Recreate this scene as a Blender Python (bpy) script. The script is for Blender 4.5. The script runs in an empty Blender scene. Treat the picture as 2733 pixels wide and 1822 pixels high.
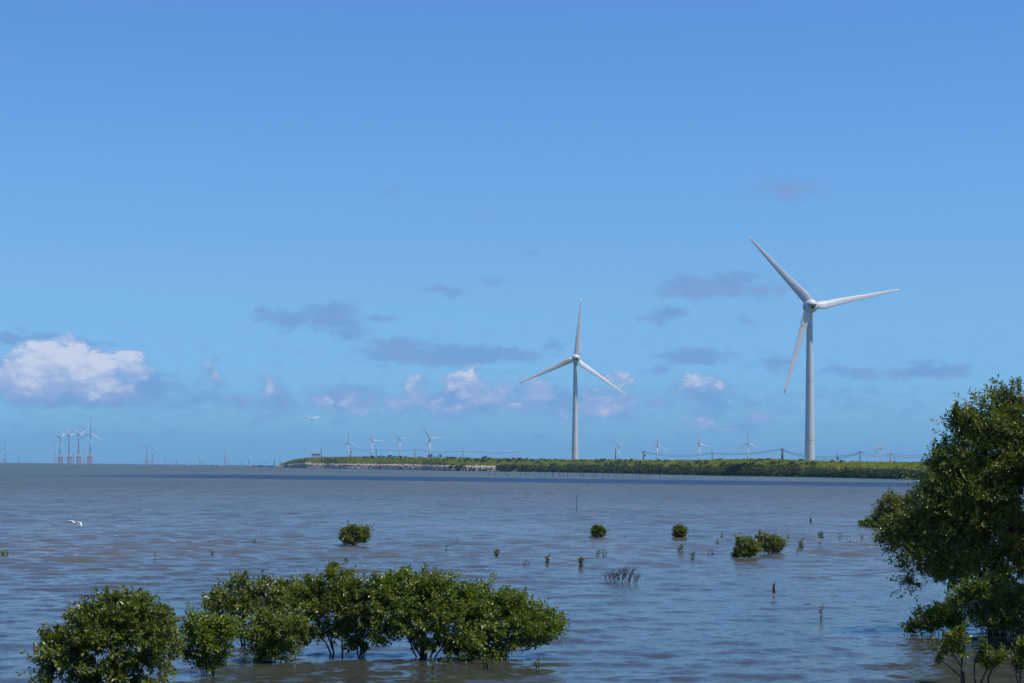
import bpy, math, random
import numpy as np
from mathutils import Vector, Matrix, noise as mnoise

SC = bpy.context.scene
COL = SC.collection
rnd = random.Random(7)
rng = np.random.default_rng(11)

# ------------------------------------------------------------------ camera
F = 5000.0                       # focal length in pixels of the 2733 px wide photograph
EYE = Vector((0.0, 0.0, 2.6))
PITCH = math.atan(336.6 / F)
ROLL = 0.0105
_fw = Vector((0, math.cos(PITCH), math.sin(PITCH)))
_r0 = Vector((1, 0, 0)); _u0 = Vector((0, -math.sin(PITCH), math.cos(PITCH)))
RIGHT = _r0 * math.cos(ROLL) + _u0 * math.sin(ROLL)
UP = -_r0 * math.sin(ROLL) + _u0 * math.cos(ROLL)
cam_data = bpy.data.cameras.new('camera')
cam_data.sensor_width = 36.0
cam_data.lens = 36.0 * F / 2733.0
cam_data.clip_start = 0.1
cam_data.clip_end = 60000
cam = bpy.data.objects.new('camera', cam_data)
COL.objects.link(cam)
M = Matrix((RIGHT, UP, -_fw)).transposed().to_4x4()
M.translation = EYE
cam.matrix_world = M
SC.camera = cam

def ray(px, py):
    return (_fw + RIGHT * ((px - 1366.5) / F) - UP * ((py - 911.0) / F))
def at(px, py, Y):
    d = ray(px, py); return EYE + d * (Y / d.y)
def water(px, py):
    d = ray(px, py); return EYE + d * (-EYE.z / d.z)
def azel(px, py):
    d = ray(px, py).normalized()
    return math.degrees(math.atan2(d.x, d.y)), math.degrees(math.asin(d.z))

# ------------------------------------------------------------------ world, sun, exposure
SUN_EL = math.radians(64); SUN_AZ = math.radians(110)      # azimuth clockwise from the view direction (+Y)
SUN_STRENGTH = 4.8
SKY_STRENGTH = 0.085
HAZE_DENSITY = 0.00006
HAZE_COLOR = (0.30, 0.66, 1.0)
SC.view_settings.view_transform = 'Standard'
SC.view_settings.look = 'None'
SC.view_settings.exposure = 0.0
SC.view_settings.gamma = 1.0
SC.view_settings.use_curve_mapping = False
SC.cycles.max_bounces = 6
SC.cycles.diffuse_bounces = 3
SC.cycles.glossy_bounces = 3
SC.cycles.transmission_bounces = 3
SC.cycles.volume_bounces = 0
SC.cycles.transparent_max_bounces = 8
SC.cycles.sample_clamp_indirect = 4.0

sun = bpy.data.lights.new('sun', 'SUN')
sun.energy = SUN_STRENGTH; sun.angle = math.radians(0.5); sun.color = (1.0, 0.955, 0.9)
sun_o = bpy.data.objects.new('sun', sun); COL.objects.link(sun_o)
SDIR = Vector((math.cos(SUN_EL) * math.sin(SUN_AZ), math.cos(SUN_EL) * math.cos(SUN_AZ), math.sin(SUN_EL)))
sun_o.rotation_euler = SDIR.to_track_quat('Z', 'Y').to_euler()
sun_o.location = (0, -20, 60)

world = bpy.data.worlds.new('World'); SC.world = world
world.use_nodes = True
world.cycles.sampling_method = 'MANUAL'
world.cycles.sample_map_resolution = 512
nt = world.node_tree; nt.nodes.clear()

class G:
    """tiny node graph helper"""
    def __init__(s, nt): s.nt = nt
    def n(s, t, **k):
        o = s.nt.nodes.new(t)
        for a, b in k.items(): setattr(o, a, b)
        return o
    def put(s, sock, v):
        if isinstance(v, bpy.types.NodeSocket): s.nt.links.new(v, sock)
        elif v is not None: sock.default_value = v
    def m(s, op, a, b=None, c=None, clamp=False):
        o = s.n('ShaderNodeMath', operation=op, use_clamp=clamp)
        for i, v in enumerate((a, b, c)):
            if v is not None: s.put(o.inputs[i], v)
        return o.outputs[0]
    def v(s, op, a, b=None):
        o = s.n('ShaderNodeVectorMath', operation=op)
        s.put(o.inputs[0], a)
        if b is not None: s.put(o.inputs[3] if op == 'SCALE' else o.inputs[1], b)
        return o.outputs[1] if op in ('LENGTH', 'DOT_PRODUCT') else o.outputs[0]
    def noise(s, vec, scale, detail=4, rough=0.55, dist=0.0, out=0):
        o = s.n('ShaderNodeTexNoise'); s.put(o.inputs['Vector'], vec)
        o.inputs['Scale'].default_value = scale; o.inputs['Detail'].default_value = detail
        o.inputs['Roughness'].default_value = rough; o.inputs['Distortion'].default_value = dist
        return o.outputs[out]
    def rng(s, v, a, b, c=0.0, d=1.0, smooth=True):
        o = s.n('ShaderNodeMapRange', interpolation_type='SMOOTHSTEP' if smooth else 'LINEAR')
        s.put(o.inputs[0], v); s.put(o.inputs[1], a); s.put(o.inputs[2], b); s.put(o.inputs[3], c); s.put(o.inputs[4], d)
        return o.outputs[0]
    def mix(s, f, a, b, mode='MIX'):
        o = s.n('ShaderNodeMix', data_type='RGBA', blend_type=mode)
        s.put(o.inputs[0], f)
        s.put(o.inputs[6], a if isinstance(a, bpy.types.NodeSocket) else (*a, 1))
        s.put(o.inputs[7], b if isinstance(b, bpy.types.NodeSocket) else (*b, 1))
        return o.outputs[2]
    def ramp(s, f, stops):
        o = s.n('ShaderNodeValToRGB'); s.put(o.inputs[0], f)
        e = o.color_ramp.elements
        while len(e) < len(stops): e.new(0.5)
        for el, (p, c) in zip(e, stops): el.position = p; el.color = (*c, 1)
        return o.outputs[0]

g = G(nt)
sky = g.n('ShaderNodeTexSky', sky_type='NISHITA')
sky.sun_disc = False; sky.sun_elevation = SUN_EL; sky.sun_rotation = SUN_AZ
sky.altitude = 0; sky.air_density = 1.0; sky.dust_density = 0.3; sky.ozone_density = 3.0
co = g.n('ShaderNodeTexCoord').outputs['Generated']
sx = g.n('ShaderNodeSeparateXYZ'); nt.links.new(co, sx.inputs[0])
az = g.m('MULTIPLY', g.m('ARCTAN2', sx.outputs[0], sx.outputs[1]), 57.29578)
el = g.m('MULTIPLY', g.m('ARCSINE', sx.outputs[2]), 57.29578)
cb = g.n('ShaderNodeCombineXYZ'); nt.links.new(az, cb.inputs[0]); nt.links.new(el, cb.inputs[1])
P = cb.outputs[0]
st = g.v('MULTIPLY', P, (0.62, 1.25, 1.0))
warp = g.v('SUBTRACT', g.noise(st, 1.1, 5, 0.6, out=1), (0.5, 0.5, 0.5))
warp2 = g.v('SUBTRACT', g.noise(st, 4.5, 4, 0.6, out=1), (0.5, 0.5, 0.5))
PW = g.v('ADD', g.v('ADD', P, g.v('MULTIPLY', warp, (2.2, 0.9, 0))), g.v('MULTIPLY', warp2, (0.55, 0.35, 0)))

# clouds: centre and half size in photograph pixels turned into sky directions, weight
WHITE = [(650,1060,30,20,0.4),(860,1075,40,20,0.4),(1350,1085,60,20,0.5),(1500,1090,50,18,0.5),(1740,1060,30,20,0.4),(2110,1085,40,16,0.4),(30,1000,80,40,1.2),(90,1010,110,45,1.2),(240,1010,110,45,1.15),(60,985,75,42,1.15),(120,960,75,52,1.25),(200,955,70,52,1.3),(270,965,60,40,1.2),(325,968,38,32,1.1),(180,1005,165,36,1.15),
         (290,1010,50,28,0.7),(565,1000,22,22,0.55),(712,1030,34,34,0.65),(1110,1040,30,40,0.8),(1075,1065,46,32,0.75),(1160,1082,34,26,0.75),
         (1245,1015,46,38,1.0),(1300,1055,70,38,0.8),(1245,1085,90,18,0.5),(1440,1048,44,26,0.95),(1640,1002,30,24,0.85),(1600,1082,100,26,0.65),(1660,1075,30,20,0.3),
         (1850,1035,30,30,0.6),(1905,1015,32,24,0.6),(1890,1130,48,20,0.75),(2025,1110,36,15,0.85),(930,1070,40,26,0.45)]
GREY = [(1150,1095,420,30,0.3),(1600,1110,350,28,0.3),(620,1070,160,36,0.45),(1000,1075,150,30,0.4),(1330,1075,260,40,0.5),(1750,1075,200,44,0.35),(2060,1080,160,50,0.3),(450,1085,220,28,0.4),(200,1055,220,32,1.2),(380,1040,110,52,0.8),(500,1060,80,40,0.55),(560,1010,35,40,0.5),(45,892,90,16,0.8),(190,905,110,11,0.6),
        (735,1065,90,48,0.7),(910,1065,130,38,0.7),(770,850,64,24,1.1),(885,850,72,36,1.1),(930,893,56,24,1.0),(1030,855,60,14,0.5),
        (1060,935,70,28,1.2),(1190,948,200,22,1.4),(1180,925,60,20,0.9),(1350,945,90,18,1.2),(1187,776,42,20,0.7),(1320,755,70,12,0.4),(1230,1075,200,44,0.8),(1520,1070,220,42,0.7),
        (1480,927,36,12,0.55),(1900,762,120,34,1.25),(2040,775,90,22,0.7),(1775,842,50,24,0.9),(1985,858,38,14,0.5),
        (1850,950,84,22,0.9),(1780,985,44,16,0.6),(1880,1065,150,48,0.6),(1990,1130,130,34,0.45),(2075,968,52,34,0.7),
        (2290,995,100,16,0.9),(2480,996,120,22,1.05),(2440,960,54,10,0.5),(2240,1060,110,40,0.35),(2400,1100,130,44,0.3),
        (2105,502,90,30,0.6),(1045,506,36,12,0.35),(1300,562,40,10,0.3),(1420,678,40,10,0.3),(300,1160,320,20,0.3),(900,1170,300,20,0.25),(1500,1165,420,22,0.25),(1230,1130,260,20,0.2)]
def field(blobs, wadd=0.0):
    acc = None
    for cx, cy, rx, ry, w in blobs:
        a, e = azel(cx, cy)
        k = F * math.pi / 180
        d = g.v('LENGTH', g.v('MULTIPLY', g.v('SUBTRACT', PW, (a, e, 0)), (k / rx, k / ry, 1)))
        f = g.m('MULTIPLY_ADD', d, -0.62 * (w + wadd), w + wadd)
        acc = f if acc is None else g.m('MAXIMUM', acc, f)
    return acc
fine = g.noise(st, 2.6, 7, 0.62)
fineW = g.noise(st, 1.6, 7, 0.6)
inside = g.m('MULTIPLY', g.rng(g.m('ABSOLUTE', az), 22, 17), g.rng(el, 24, 16))
gen = g.noise(g.v('MULTIPLY', P, (0.05, 0.16, 1)), 1.0, 6, 0.55)
low = g.rng(el, 28, 2)
genF = g.m('MULTIPLY', g.m('MULTIPLY', g.rng(gen, 0.56, 0.75), low), g.m('SUBTRACT', 1.0, inside))
# thin broken veil of small grey scraps low over the horizon
veil = g.m('MULTIPLY', g.m('MULTIPLY', g.rng(fine, 0.50, 0.72), g.rng(el, 5.2, 2.5)), g.rng(el, 0.2, 1.2))
gF = g.m('ADD', field(GREY, 0.15), g.m('MULTIPLY', g.m('SUBTRACT', fine, 0.5), 1.5))
gA = g.m('MAXIMUM', g.m('MULTIPLY', g.rng(gF, 0.08, 0.85), 0.78), g.m('MULTIPLY', veil, 0.48))
gA = g.m('MAXIMUM', gA, g.m('MULTIPLY', genF, 0.7))
def puff(scale):
    o = g.n('ShaderNodeTexVoronoi', feature='SMOOTH_F1'); nt.links.new(g.v('MULTIPLY', PW, (0.8, 1.0, 1)), o.inputs['Vector'])
    o.inputs['Scale'].default_value = scale; o.inputs['Smoothness'].default_value = 0.35
    return g.m('SUBTRACT', 0.58, o.outputs['Distance'])
billow = g.m('MULTIPLY', puff(2.2), 0.75)
wF = g.m('ADD', g.m('ADD', field(WHITE, 0.15), g.m('MULTIPLY', g.m('SUBTRACT', fineW, 0.5), 0.75)), billow)
wA = g.m('MULTIPLY', g.rng(wF, 0.10, 0.85), 0.92)
wA = g.m('MAXIMUM', wA, g.m('MULTIPLY', g.m('MULTIPLY', genF, genF), 0.7))
skyc = g.v('MULTIPLY', sky.outputs[0], (1.0, 1.0, 1.0))
SKYMUL = nt.nodes[-1]
greyc = g.mix(g.rng(g.noise(st, 0.7, 3), 0.4, 0.62), (0.165, 0.325, 0.64), (0.205, 0.34, 0.63))
whitec = g.mix(g.rng(g.m('SUBTRACT', g.m('ADD', g.m('ADD', fineW, g.m('MULTIPLY', billow, 0.5)), g.m('MULTIPLY', wF, 0.22)), g.m('MULTIPLY', g.rng(el, 3.1, 2.3), 0.26)), 0.36, 0.86), (0.37, 0.47, 0.74), (0.74, 0.76, 0.88))
cl = g.mix(wA, greyc, whitec)
al = g.m('SUBTRACT', 1.0, g.m('MULTIPLY', g.m('SUBTRACT', 1.0, gA), g.m('SUBTRACT', 1.0, wA)))
b1 = g.n('ShaderNodeBackground'); nt.links.new(skyc, b1.inputs[0]); b1.inputs[1].default_value = SKY_STRENGTH
b2 = g.n('ShaderNodeBackground'); nt.links.new(cl, b2.inputs[0]); b2.inputs[1].default_value = 1.0
mx = g.n('ShaderNodeMixShader'); nt.links.new(al, mx.inputs[0]); nt.links.new(b1.outputs[0], mx.inputs[1]); nt.links.new(b2.outputs[0], mx.inputs[2])
wo = g.n('ShaderNodeOutputWorld'); nt.links.new(mx.outputs[0], wo.inputs[0])
SKYMUL.inputs[1].default_value = (0.70, 1.13, 1.66)
tint = g.ramp(g.m('DIVIDE', el, 20.0, clamp=True), [(0.0, (0.67, 0.82, 0.99)), (0.06, (0.69, 0.83, 0.99)), (0.15, (0.76, 0.88, 0.99)), (0.28, (0.94, 0.93, 0.91)), (0.45, (1, 1, 0.96)), (0.7, (1, 1, 1))])
nt.links.new(g.v('MULTIPLY', skyc, tint), b1.inputs[0])

# ------------------------------------------------------------------ materials
def mat(name, color, rough=0.6, spec=0.5, var=0.0, scale=3.0, bump=0.0, metal=0.0):
    m = bpy.data.materials.new(name); m.use_nodes = True
    t = m.node_tree; h = G(t); b = t.nodes['Principled BSDF']
    b.inputs['Roughness'].default_value = rough; b.inputs['Metallic'].default_value = metal
    b.inputs['Specular IOR Level'].default_value = spec
    if var > 0:
        o = h.n('ShaderNodeTexCoord').outputs['Object']
        n1 = h.noise(o, scale, 6, 0.6)
        c = h.mix(h.rng(n1, 0.3, 0.7), tuple(x * (1 - var) for x in color), tuple(min(1, x * (1 + var)) for x in color))
        t.links.new(c, b.inputs['Base Color'])
        if bump:
            bp = h.n('ShaderNodeBump'); bp.inputs['Distance'].default_value = bump
            t.links.new(n1, bp.inputs['Height']); t.links.new(bp.outputs[0], b.inputs['Normal'])
    else:
        b.inputs['Base Color'].default_value = (*color, 1)
    return m

def leaf_mat(name, stops, rough=0.33, trans=0.28, spec=0.5):
    m = bpy.data.materials.new(name); m.use_nodes = True
    t = m.node_tree; h = G(t); t.nodes.clear()
    geo = h.n('ShaderNodeNewGeometry')
    big = h.noise(h.n('ShaderNodeTexCoord').outputs['Object'], 1.6, 3, 0.6)
    f = h.m('ADD', h.m('MULTIPLY', geo.outputs['Random Per Island'], 0.62), h.m('MULTIPLY', big, 0.38), clamp=True)
    c = h.ramp(f, stops)
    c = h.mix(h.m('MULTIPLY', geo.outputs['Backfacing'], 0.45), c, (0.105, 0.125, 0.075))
    b = h.n('ShaderNodeBsdfPrincipled'); t.links.new(c, b.inputs['Base Color'])
    b.inputs['Roughness'].default_value = rough; b.inputs['Specular IOR Level'].default_value = spec
    tr = h.n('ShaderNodeBsdfTranslucent'); t.links.new(h.mix(1.0, c, (1.1, 1.25, 0.5), 'MULTIPLY'), tr.inputs[0])
    ms = h.n('ShaderNodeMixShader'); ms.inputs[0].default_value = trans
    t.links.new(b.outputs[0], ms.inputs[1]); t.links.new(tr.outputs[0], ms.inputs[2])
    o = h.n('ShaderNodeOutputMaterial'); t.links.new(ms.outputs[0], o.inputs[0])
    return m

MAT = {}
MAT['leaf'] = leaf_mat('mangrove_leaf', [(0.0, (0.054, 0.075, 0.0066)), (0.35, (0.118, 0.151, 0.0079)), (0.6, (0.195, 0.225, 0.0106)), (0.78, (0.279, 0.280, 0.0145)), (0.92, (0.329, 0.207, 0.0231)), (1.0, (0.584, 0.320, 0.0660))])
MAT['leaf_bright'] = leaf_mat('mangrove_leaf_bright', [(0.0, (0.059, 0.090, 0.0066)), (0.35, (0.133, 0.184, 0.0079)), (0.62, (0.222, 0.271, 0.0106)), (0.84, (0.310, 0.336, 0.0172)), (1.0, (0.421, 0.330, 0.0462))])
MAT['leaf_dark'] = leaf_mat('mangrove_leaf_dark', [(0.0, (0.066, 0.089, 0.0096)), (0.35, (0.139, 0.173, 0.0120)), (0.6, (0.238, 0.262, 0.0151)), (0.8, (0.365, 0.323, 0.0281)), (0.93, (0.459, 0.293, 0.0487)), (1.0, (0.690, 0.385, 0.0919))], trans=0.12)
MAT['bark'] = mat('bark', (0.055, 0.042, 0.034), 0.85, 0.3, 0.35, 30, 0.004)
MAT['dead_wood'] = mat('dead_wood', (0.075, 0.046, 0.038), 0.9, 0.2, 0.35, 25, 0.003)
MAT['pale_wood'] = mat('pale_wood', (0.30, 0.21, 0.17), 0.85, 0.2, 0.3, 12, 0.004)
MAT['bamboo'] = mat('bamboo', (0.13, 0.11, 0.095), 0.7, 0.3, 0.3, 3)
MAT['dark_stake'] = mat('dark_stake', (0.045, 0.04, 0.04), 0.85, 0.2, 0.3, 3)
MAT['white_paint'] = mat('turbine_white', (0.56, 0.55, 0.545), 0.42, 0.5, 0.05, 0.35)
MAT['tower_paint'] = mat('tower_paint', (0.56, 0.55, 0.545), 0.42, 0.5, 0.05, 0.35)
_t = MAT['tower_paint'].node_tree; _h = G(_t)
_o = _h.v('MULTIPLY', _h.n('ShaderNodeTexCoord').outputs['Object'], (2.2, 2.2, 0.05))
_s = _h.rng(_h.noise(_o, 1.0, 5, 0.65), 0.48, 0.75)
_c = _h.mix(_h.m('MULTIPLY', _s, 0.55), (0.57, 0.56, 0.555), (0.40, 0.38, 0.36))
_t.links.new(_c, _t.nodes['Principled BSDF'].inputs['Base Color'])
MAT['white_far'] = mat('turbine_far_white', (0.52, 0.52, 0.53), 0.5, 0.4)
MAT['seam'] = mat('seam_grey', (0.22, 0.22, 0.23), 0.7)
MAT['dark'] = mat('dark_opening', (0.02, 0.02, 0.022), 0.8)
MAT['orange'] = mat('jacket_red_orange', (0.60, 0.27, 0.20), 0.6)
MAT['yellow'] = mat('transition_yellow', (0.75, 0.42, 0.06), 0.6)
MAT['pole'] = mat('concrete_pole', (0.11, 0.10, 0.10), 0.8, 0.3, 0.2, 0.5)
MAT['pole_pale'] = mat('pale_pole', (0.30, 0.26, 0.24), 0.8, 0.3, 0.2, 0.5)
MAT['wire'] = mat('cable_black', (0.05, 0.05, 0.055), 0.6)
MAT['hut'] = mat('hut_panel', (0.46, 0.44, 0.40), 0.8, 0.3, 0.15, 0.8)
MAT['hut_roof'] = mat('hut_roof', (0.36, 0.34, 0.31), 0.7)
MAT['feather'] = mat('white_feather', (0.85, 0.83, 0.80), 0.8)
MAT['feather_brown'] = mat('brown_feather', (0.16, 0.11, 0.07), 0.8)
MAT['beak'] = mat('beak', (0.30, 0.20, 0.05), 0.5)
MAT['boat_white'] = mat('boat_white', (0.62, 0.58, 0.56), 0.5, 0.5, 0.12, 0.6)
MAT['boat_blue'] = mat('boat_blue', (0.06, 0.24, 0.44), 0.5, 0.5, 0.12, 0.6)
MAT['boat_brown'] = mat('boat_brown', (0.33, 0.20, 0.15), 0.7, 0.3, 0.2, 0.6)
MAT['stone'] = mat('shore_stone', (0.50, 0.40, 0.34), 0.9, 0.3, 0.4, 0.45)
MAT['stone_dark'] = mat('wet_stone', (0.09, 0.075, 0.07), 0.7, 0.4, 0.4, 0.45)

# ------------------------------------------------------------------ mesh helpers
class MB:
    def __init__(s): s.v = []; s.f = []
    def add(s, vs, fs):
        b = len(s.v); s.v += [tuple(x) for x in vs]; s.f += [tuple(i + b for i in q) for q in fs]
    def box(s, c, h, rot=None):
        c = Vector(c); vs = []
        for x in (-1, 1):
            for y in (-1, 1):
                for z in (-1, 1):
                    d = Vector((x * h[0], y * h[1], z * h[2]))
                    vs.append(c + (rot @ d if rot else d))
        s.add(vs, [(0, 1, 3, 2), (4, 6, 7, 5), (0, 4, 5, 1), (2, 3, 7, 6), (0, 2, 6, 4), (1, 5, 7, 3)])
    def tube(s, pts, rad, n=6, caps=True):
        pts = [Vector(p) for p in pts]
        if not isinstance(rad, (list, tuple)): rad = [rad] * len(pts)
        vs = []; fs = []
        d0 = (pts[1] - pts[0]).normalized()
        a = d0.orthogonal().normalized()
        for i, p in enumerate(pts):
            d = (pts[min(i + 1, len(pts) - 1)] - pts[max(i - 1, 0)]).normalized()
            a = (a - d * a.dot(d)).normalized(); b = d.cross(a)
            for k in range(n):
                t = 2 * math.pi * k / n
                vs.append(p + (a * math.cos(t) + b * math.sin(t)) * rad[i])
        for i in range(len(pts) - 1):
            for k in range(n):
                k2 = (k + 1) % n
                fs.append((i * n + k, i * n + k2, (i + 1) * n + k2, (i + 1) * n + k))
        if caps:
            fs.append(tuple(range(n))[::-1]); fs.append(tuple((len(pts) - 1) * n + k for k in range(n)))
        s.add(vs, fs)
    def loft(s, rings, caps=True):
        n = len(rings[0]); vs = [p for r in rings for p in r]; fs = []
        for i in range(len(rings) - 1):
            for k in range(n):
                k2 = (k + 1) % n
                fs.append((i * n + k, i * n + k2, (i + 1) * n + k2, (i + 1) * n + k))
        if caps:
            fs.append(tuple(range(n))[::-1]); fs.append(tuple((len(rings) - 1) * n + k for k in range(n)))
        s.add(vs, fs)
    def sphere(s, c, r, seg=16, rings=10, fn=None):
        c = Vector(c); R = []
        for i in range(rings + 1):
            t = math.pi * i / rings
            row = []
            for k in range(seg):
                p = 2 * math.pi * k / seg
                d = Vector((math.sin(t) * math.cos(p), math.sin(t) * math.sin(p), math.cos(t)))
                if fn: d = fn(d)
                rr = r if isinstance(r, (tuple, list)) else (r, r, r)
                row.append(c + Vector((d.x * rr[0], d.y * rr[1], d.z * rr[2])))
            R.append(row)
        s.loft(R, False)
    def mesh(s, name, m, smooth=False):
        me = bpy.data.meshes.new(name); me.from_pydata(s.v, [], s.f)
        if m: me.materials.append(m)
        if smooth: me.shade_smooth()
        me.validate(); me.update(); return me
    def build(s, name, m, parent=None, smooth=False, loc=None):
        return link(name, s.mesh(name, m, smooth), parent, loc)

def link(name, me, parent=None, loc=None):
    o = bpy.data.objects.new(name, me); COL.objects.link(o)
    if parent: o.parent = parent
    if loc is not None: o.location = loc
    return o
def tag(o, label=None, cat=None, group=None, kind=None):
    for k, v in (('label', label), ('category', cat), ('group', group), ('kind', kind)):
        if v: o[k] = v
    return o
def thing(name, loc, label, cat, group=None):
    o = bpy.data.objects.new(name, None); o.empty_display_size = 0.2; COL.objects.link(o); o.location = loc
    return tag(o, label, cat, group)
def np_mesh(name, V, quads, m, smooth=False):
    """fast mesh from arrays, faces all of one size"""
    V = np.asarray(V, np.float32); Q = np.asarray(quads, np.int32); k = Q.shape[1]
    me = bpy.data.meshes.new(name)
    me.vertices.add(len(V)); me.vertices.foreach_set('co', V.ravel())
    me.loops.add(Q.size); me.loops.foreach_set('vertex_index', Q.ravel())
    me.polygons.add(len(Q)); me.polygons.foreach_set('loop_start', np.arange(0, Q.size, k, dtype=np.int32))
    me.polygons.foreach_set('loop_total', np.full(len(Q), k, np.int32))
    me.polygons.foreach_set('use_smooth', np.full(len(Q), smooth, bool))
    me.materials.append(m); me.update(calc_edges=True); return me

# ------------------------------------------------------------------ sea
def sea_material():
    m = bpy.data.materials.new('muddy_sea'); m.use_nodes = True
    t = m.node_tree; h = G(t); b = t.nodes['Principled BSDF']
    pos = h.n('ShaderNodeNewGeometry').outputs['Position']
    sp = h.n('ShaderNodeSeparateXYZ'); t.links.new(pos, sp.inputs[0])
    X, Y = sp.outputs[0], sp.outputs[1]
    # silt clouds
    silt = h.noise(h.v('MULTIPLY', pos, (0.10, 0.045, 1)), 1.0, 5, 0.6)
    silt2 = h.noise(h.v('MULTIPLY', pos, (0.02, 0.006, 1)), 1.0, 4, 0.6)
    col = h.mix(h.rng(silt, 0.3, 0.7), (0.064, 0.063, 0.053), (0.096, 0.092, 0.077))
    col = h.mix(h.rng(h.v('LENGTH', pos), 26, 60), h.mix(0.62, col, (0.020, 0.022, 0.015)), col)  # near water painted darker for the reflection and shade of the bushes
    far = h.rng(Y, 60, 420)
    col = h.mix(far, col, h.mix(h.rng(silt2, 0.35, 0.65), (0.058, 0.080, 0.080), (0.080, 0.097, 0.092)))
    # band across the bay: darker sky reflection of rippled water painted as colour
    warp = h.m('MULTIPLY', h.m('SUBTRACT', h.noise(h.v('MULTIPLY', pos, (0.035, 0.03, 1)), 1.0, 4, 0.65), 0.5), 46.0)
    yy = h.m('ADD', h.m('ADD', Y, h.m('MULTIPLY', X, 0.3)), warp)
    near_e = h.m('MULTIPLY_ADD', h.m('ABSOLUTE', h.m('ADD', X, 0.0)), -0.12, 392)
    ch = h.m('MULTIPLY', h.rng(yy, 322, 350), h.rng(yy, 500, 450))
    ch = h.m('MULTIPLY', ch, h.rng(X, -108, -60))
    ch = h.m('MULTIPLY', ch, h.rng(h.noise(h.v('MULTIPLY', pos, (0.12, 0.05, 1)), 1.0, 4, 0.7), 0.2, 0.52, 0.55, 1.0))
    col = h.mix(ch, col, (0.012, 0.026, 0.060))
    # sparse white flecks: sun glints painted into the water colour
    vo = h.n('ShaderNodeTexVoronoi'); t.links.new(h.v('MULTIPLY', pos, (1.0, 0.7, 1)), vo.inputs['Vector']); vo.inputs['Scale'].default_value = 1.3
    fl = h.m('MULTIPLY', h.m('LESS_THAN', vo.outputs['Distance'], 0.045), h.m('GREATER_THAN', h.noise(h.v('MULTIPLY', pos, (0.35, 1.4, 1)), 0.9, 2), 0.52))
    fl = h.m('MULTIPLY', fl, h.rng(Y, 300, 90))
    fl = h.m('MULTIPLY', fl, h.rng(Y, 38, 55))
    col = h.mix(h.m('MULTIPLY', fl, 0.9), col, (0.85, 0.80, 0.76))
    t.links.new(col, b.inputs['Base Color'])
    b.inputs['IOR'].default_value = 1.333
    dist = h.v('LENGTH', pos)
    t.links.new(h.m('ADD', h.rng(dist, 20, 260, 0.15, 0.42), h.rng(dist, 260, 1500, 0.0, 0.10)), b.inputs['Roughness'])
    # small ripples tilt the normal by the same slopes at every distance
    a1 = h.v('SUBTRACT', h.noise(h.v('MULTIPLY', pos, (1.0, 1.3, 1)), 4.5, 3, 0.6, out=1), (0.5, 0.5, 0.5))
    a2 = h.v('SUBTRACT', h.noise(h.v('MULTIPLY', pos, (1.0, 0.45, 1)), 1.5, 4, 0.65, out=1), (0.5, 0.5, 0.5))
    gust = h.rng(h.noise(h.v('MULTIPLY', pos, (0.05, 0.03, 1)), 1.0, 3), 0.3, 0.7, 0.85, 1.2)
    calm = h.rng(Y, 20, 75, 0.62, 1.0)                               # water in the lee of the mangroves is smoother
    gust = h.m('MULTIPLY', gust, calm)
    lod = h.rng(Y, 40, 130, 0.05, 0.6)
    tilt = h.v('ADD', h.v('SCALE', h.v('MULTIPLY', a1, (0.50, 0.62, 0)), gust), h.v('SCALE', h.v('MULTIPLY', a2, (0.8, 1.2, 0)), lod))
    a3 = h.m('SUBTRACT', h.noise(h.v('MULTIPLY', pos, (0.85, 0.075, 1)), 1.0, 5, 0.68), 0.5)
    a3 = h.m('MULTIPLY', a3, h.rng(dist, 70, 220, 0.0, 1.5))
    c3 = h.n('ShaderNodeCombineXYZ'); t.links.new(a3, c3.inputs[1])
    tilt = h.v('ADD', tilt, c3.outputs[0])
    tilt = h.v('ADD', tilt, h.v('SCALE', h.v('MULTIPLY', a1, (0.3, 0.5, 0)), h.m('MULTIPLY', ch, 1.0)))
    nn = h.v('NORMALIZE', h.v('ADD', h.n('ShaderNodeNewGeometry').outputs['Normal'], tilt))
    t.links.new(nn, b.inputs['Normal'])
    return m

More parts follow.
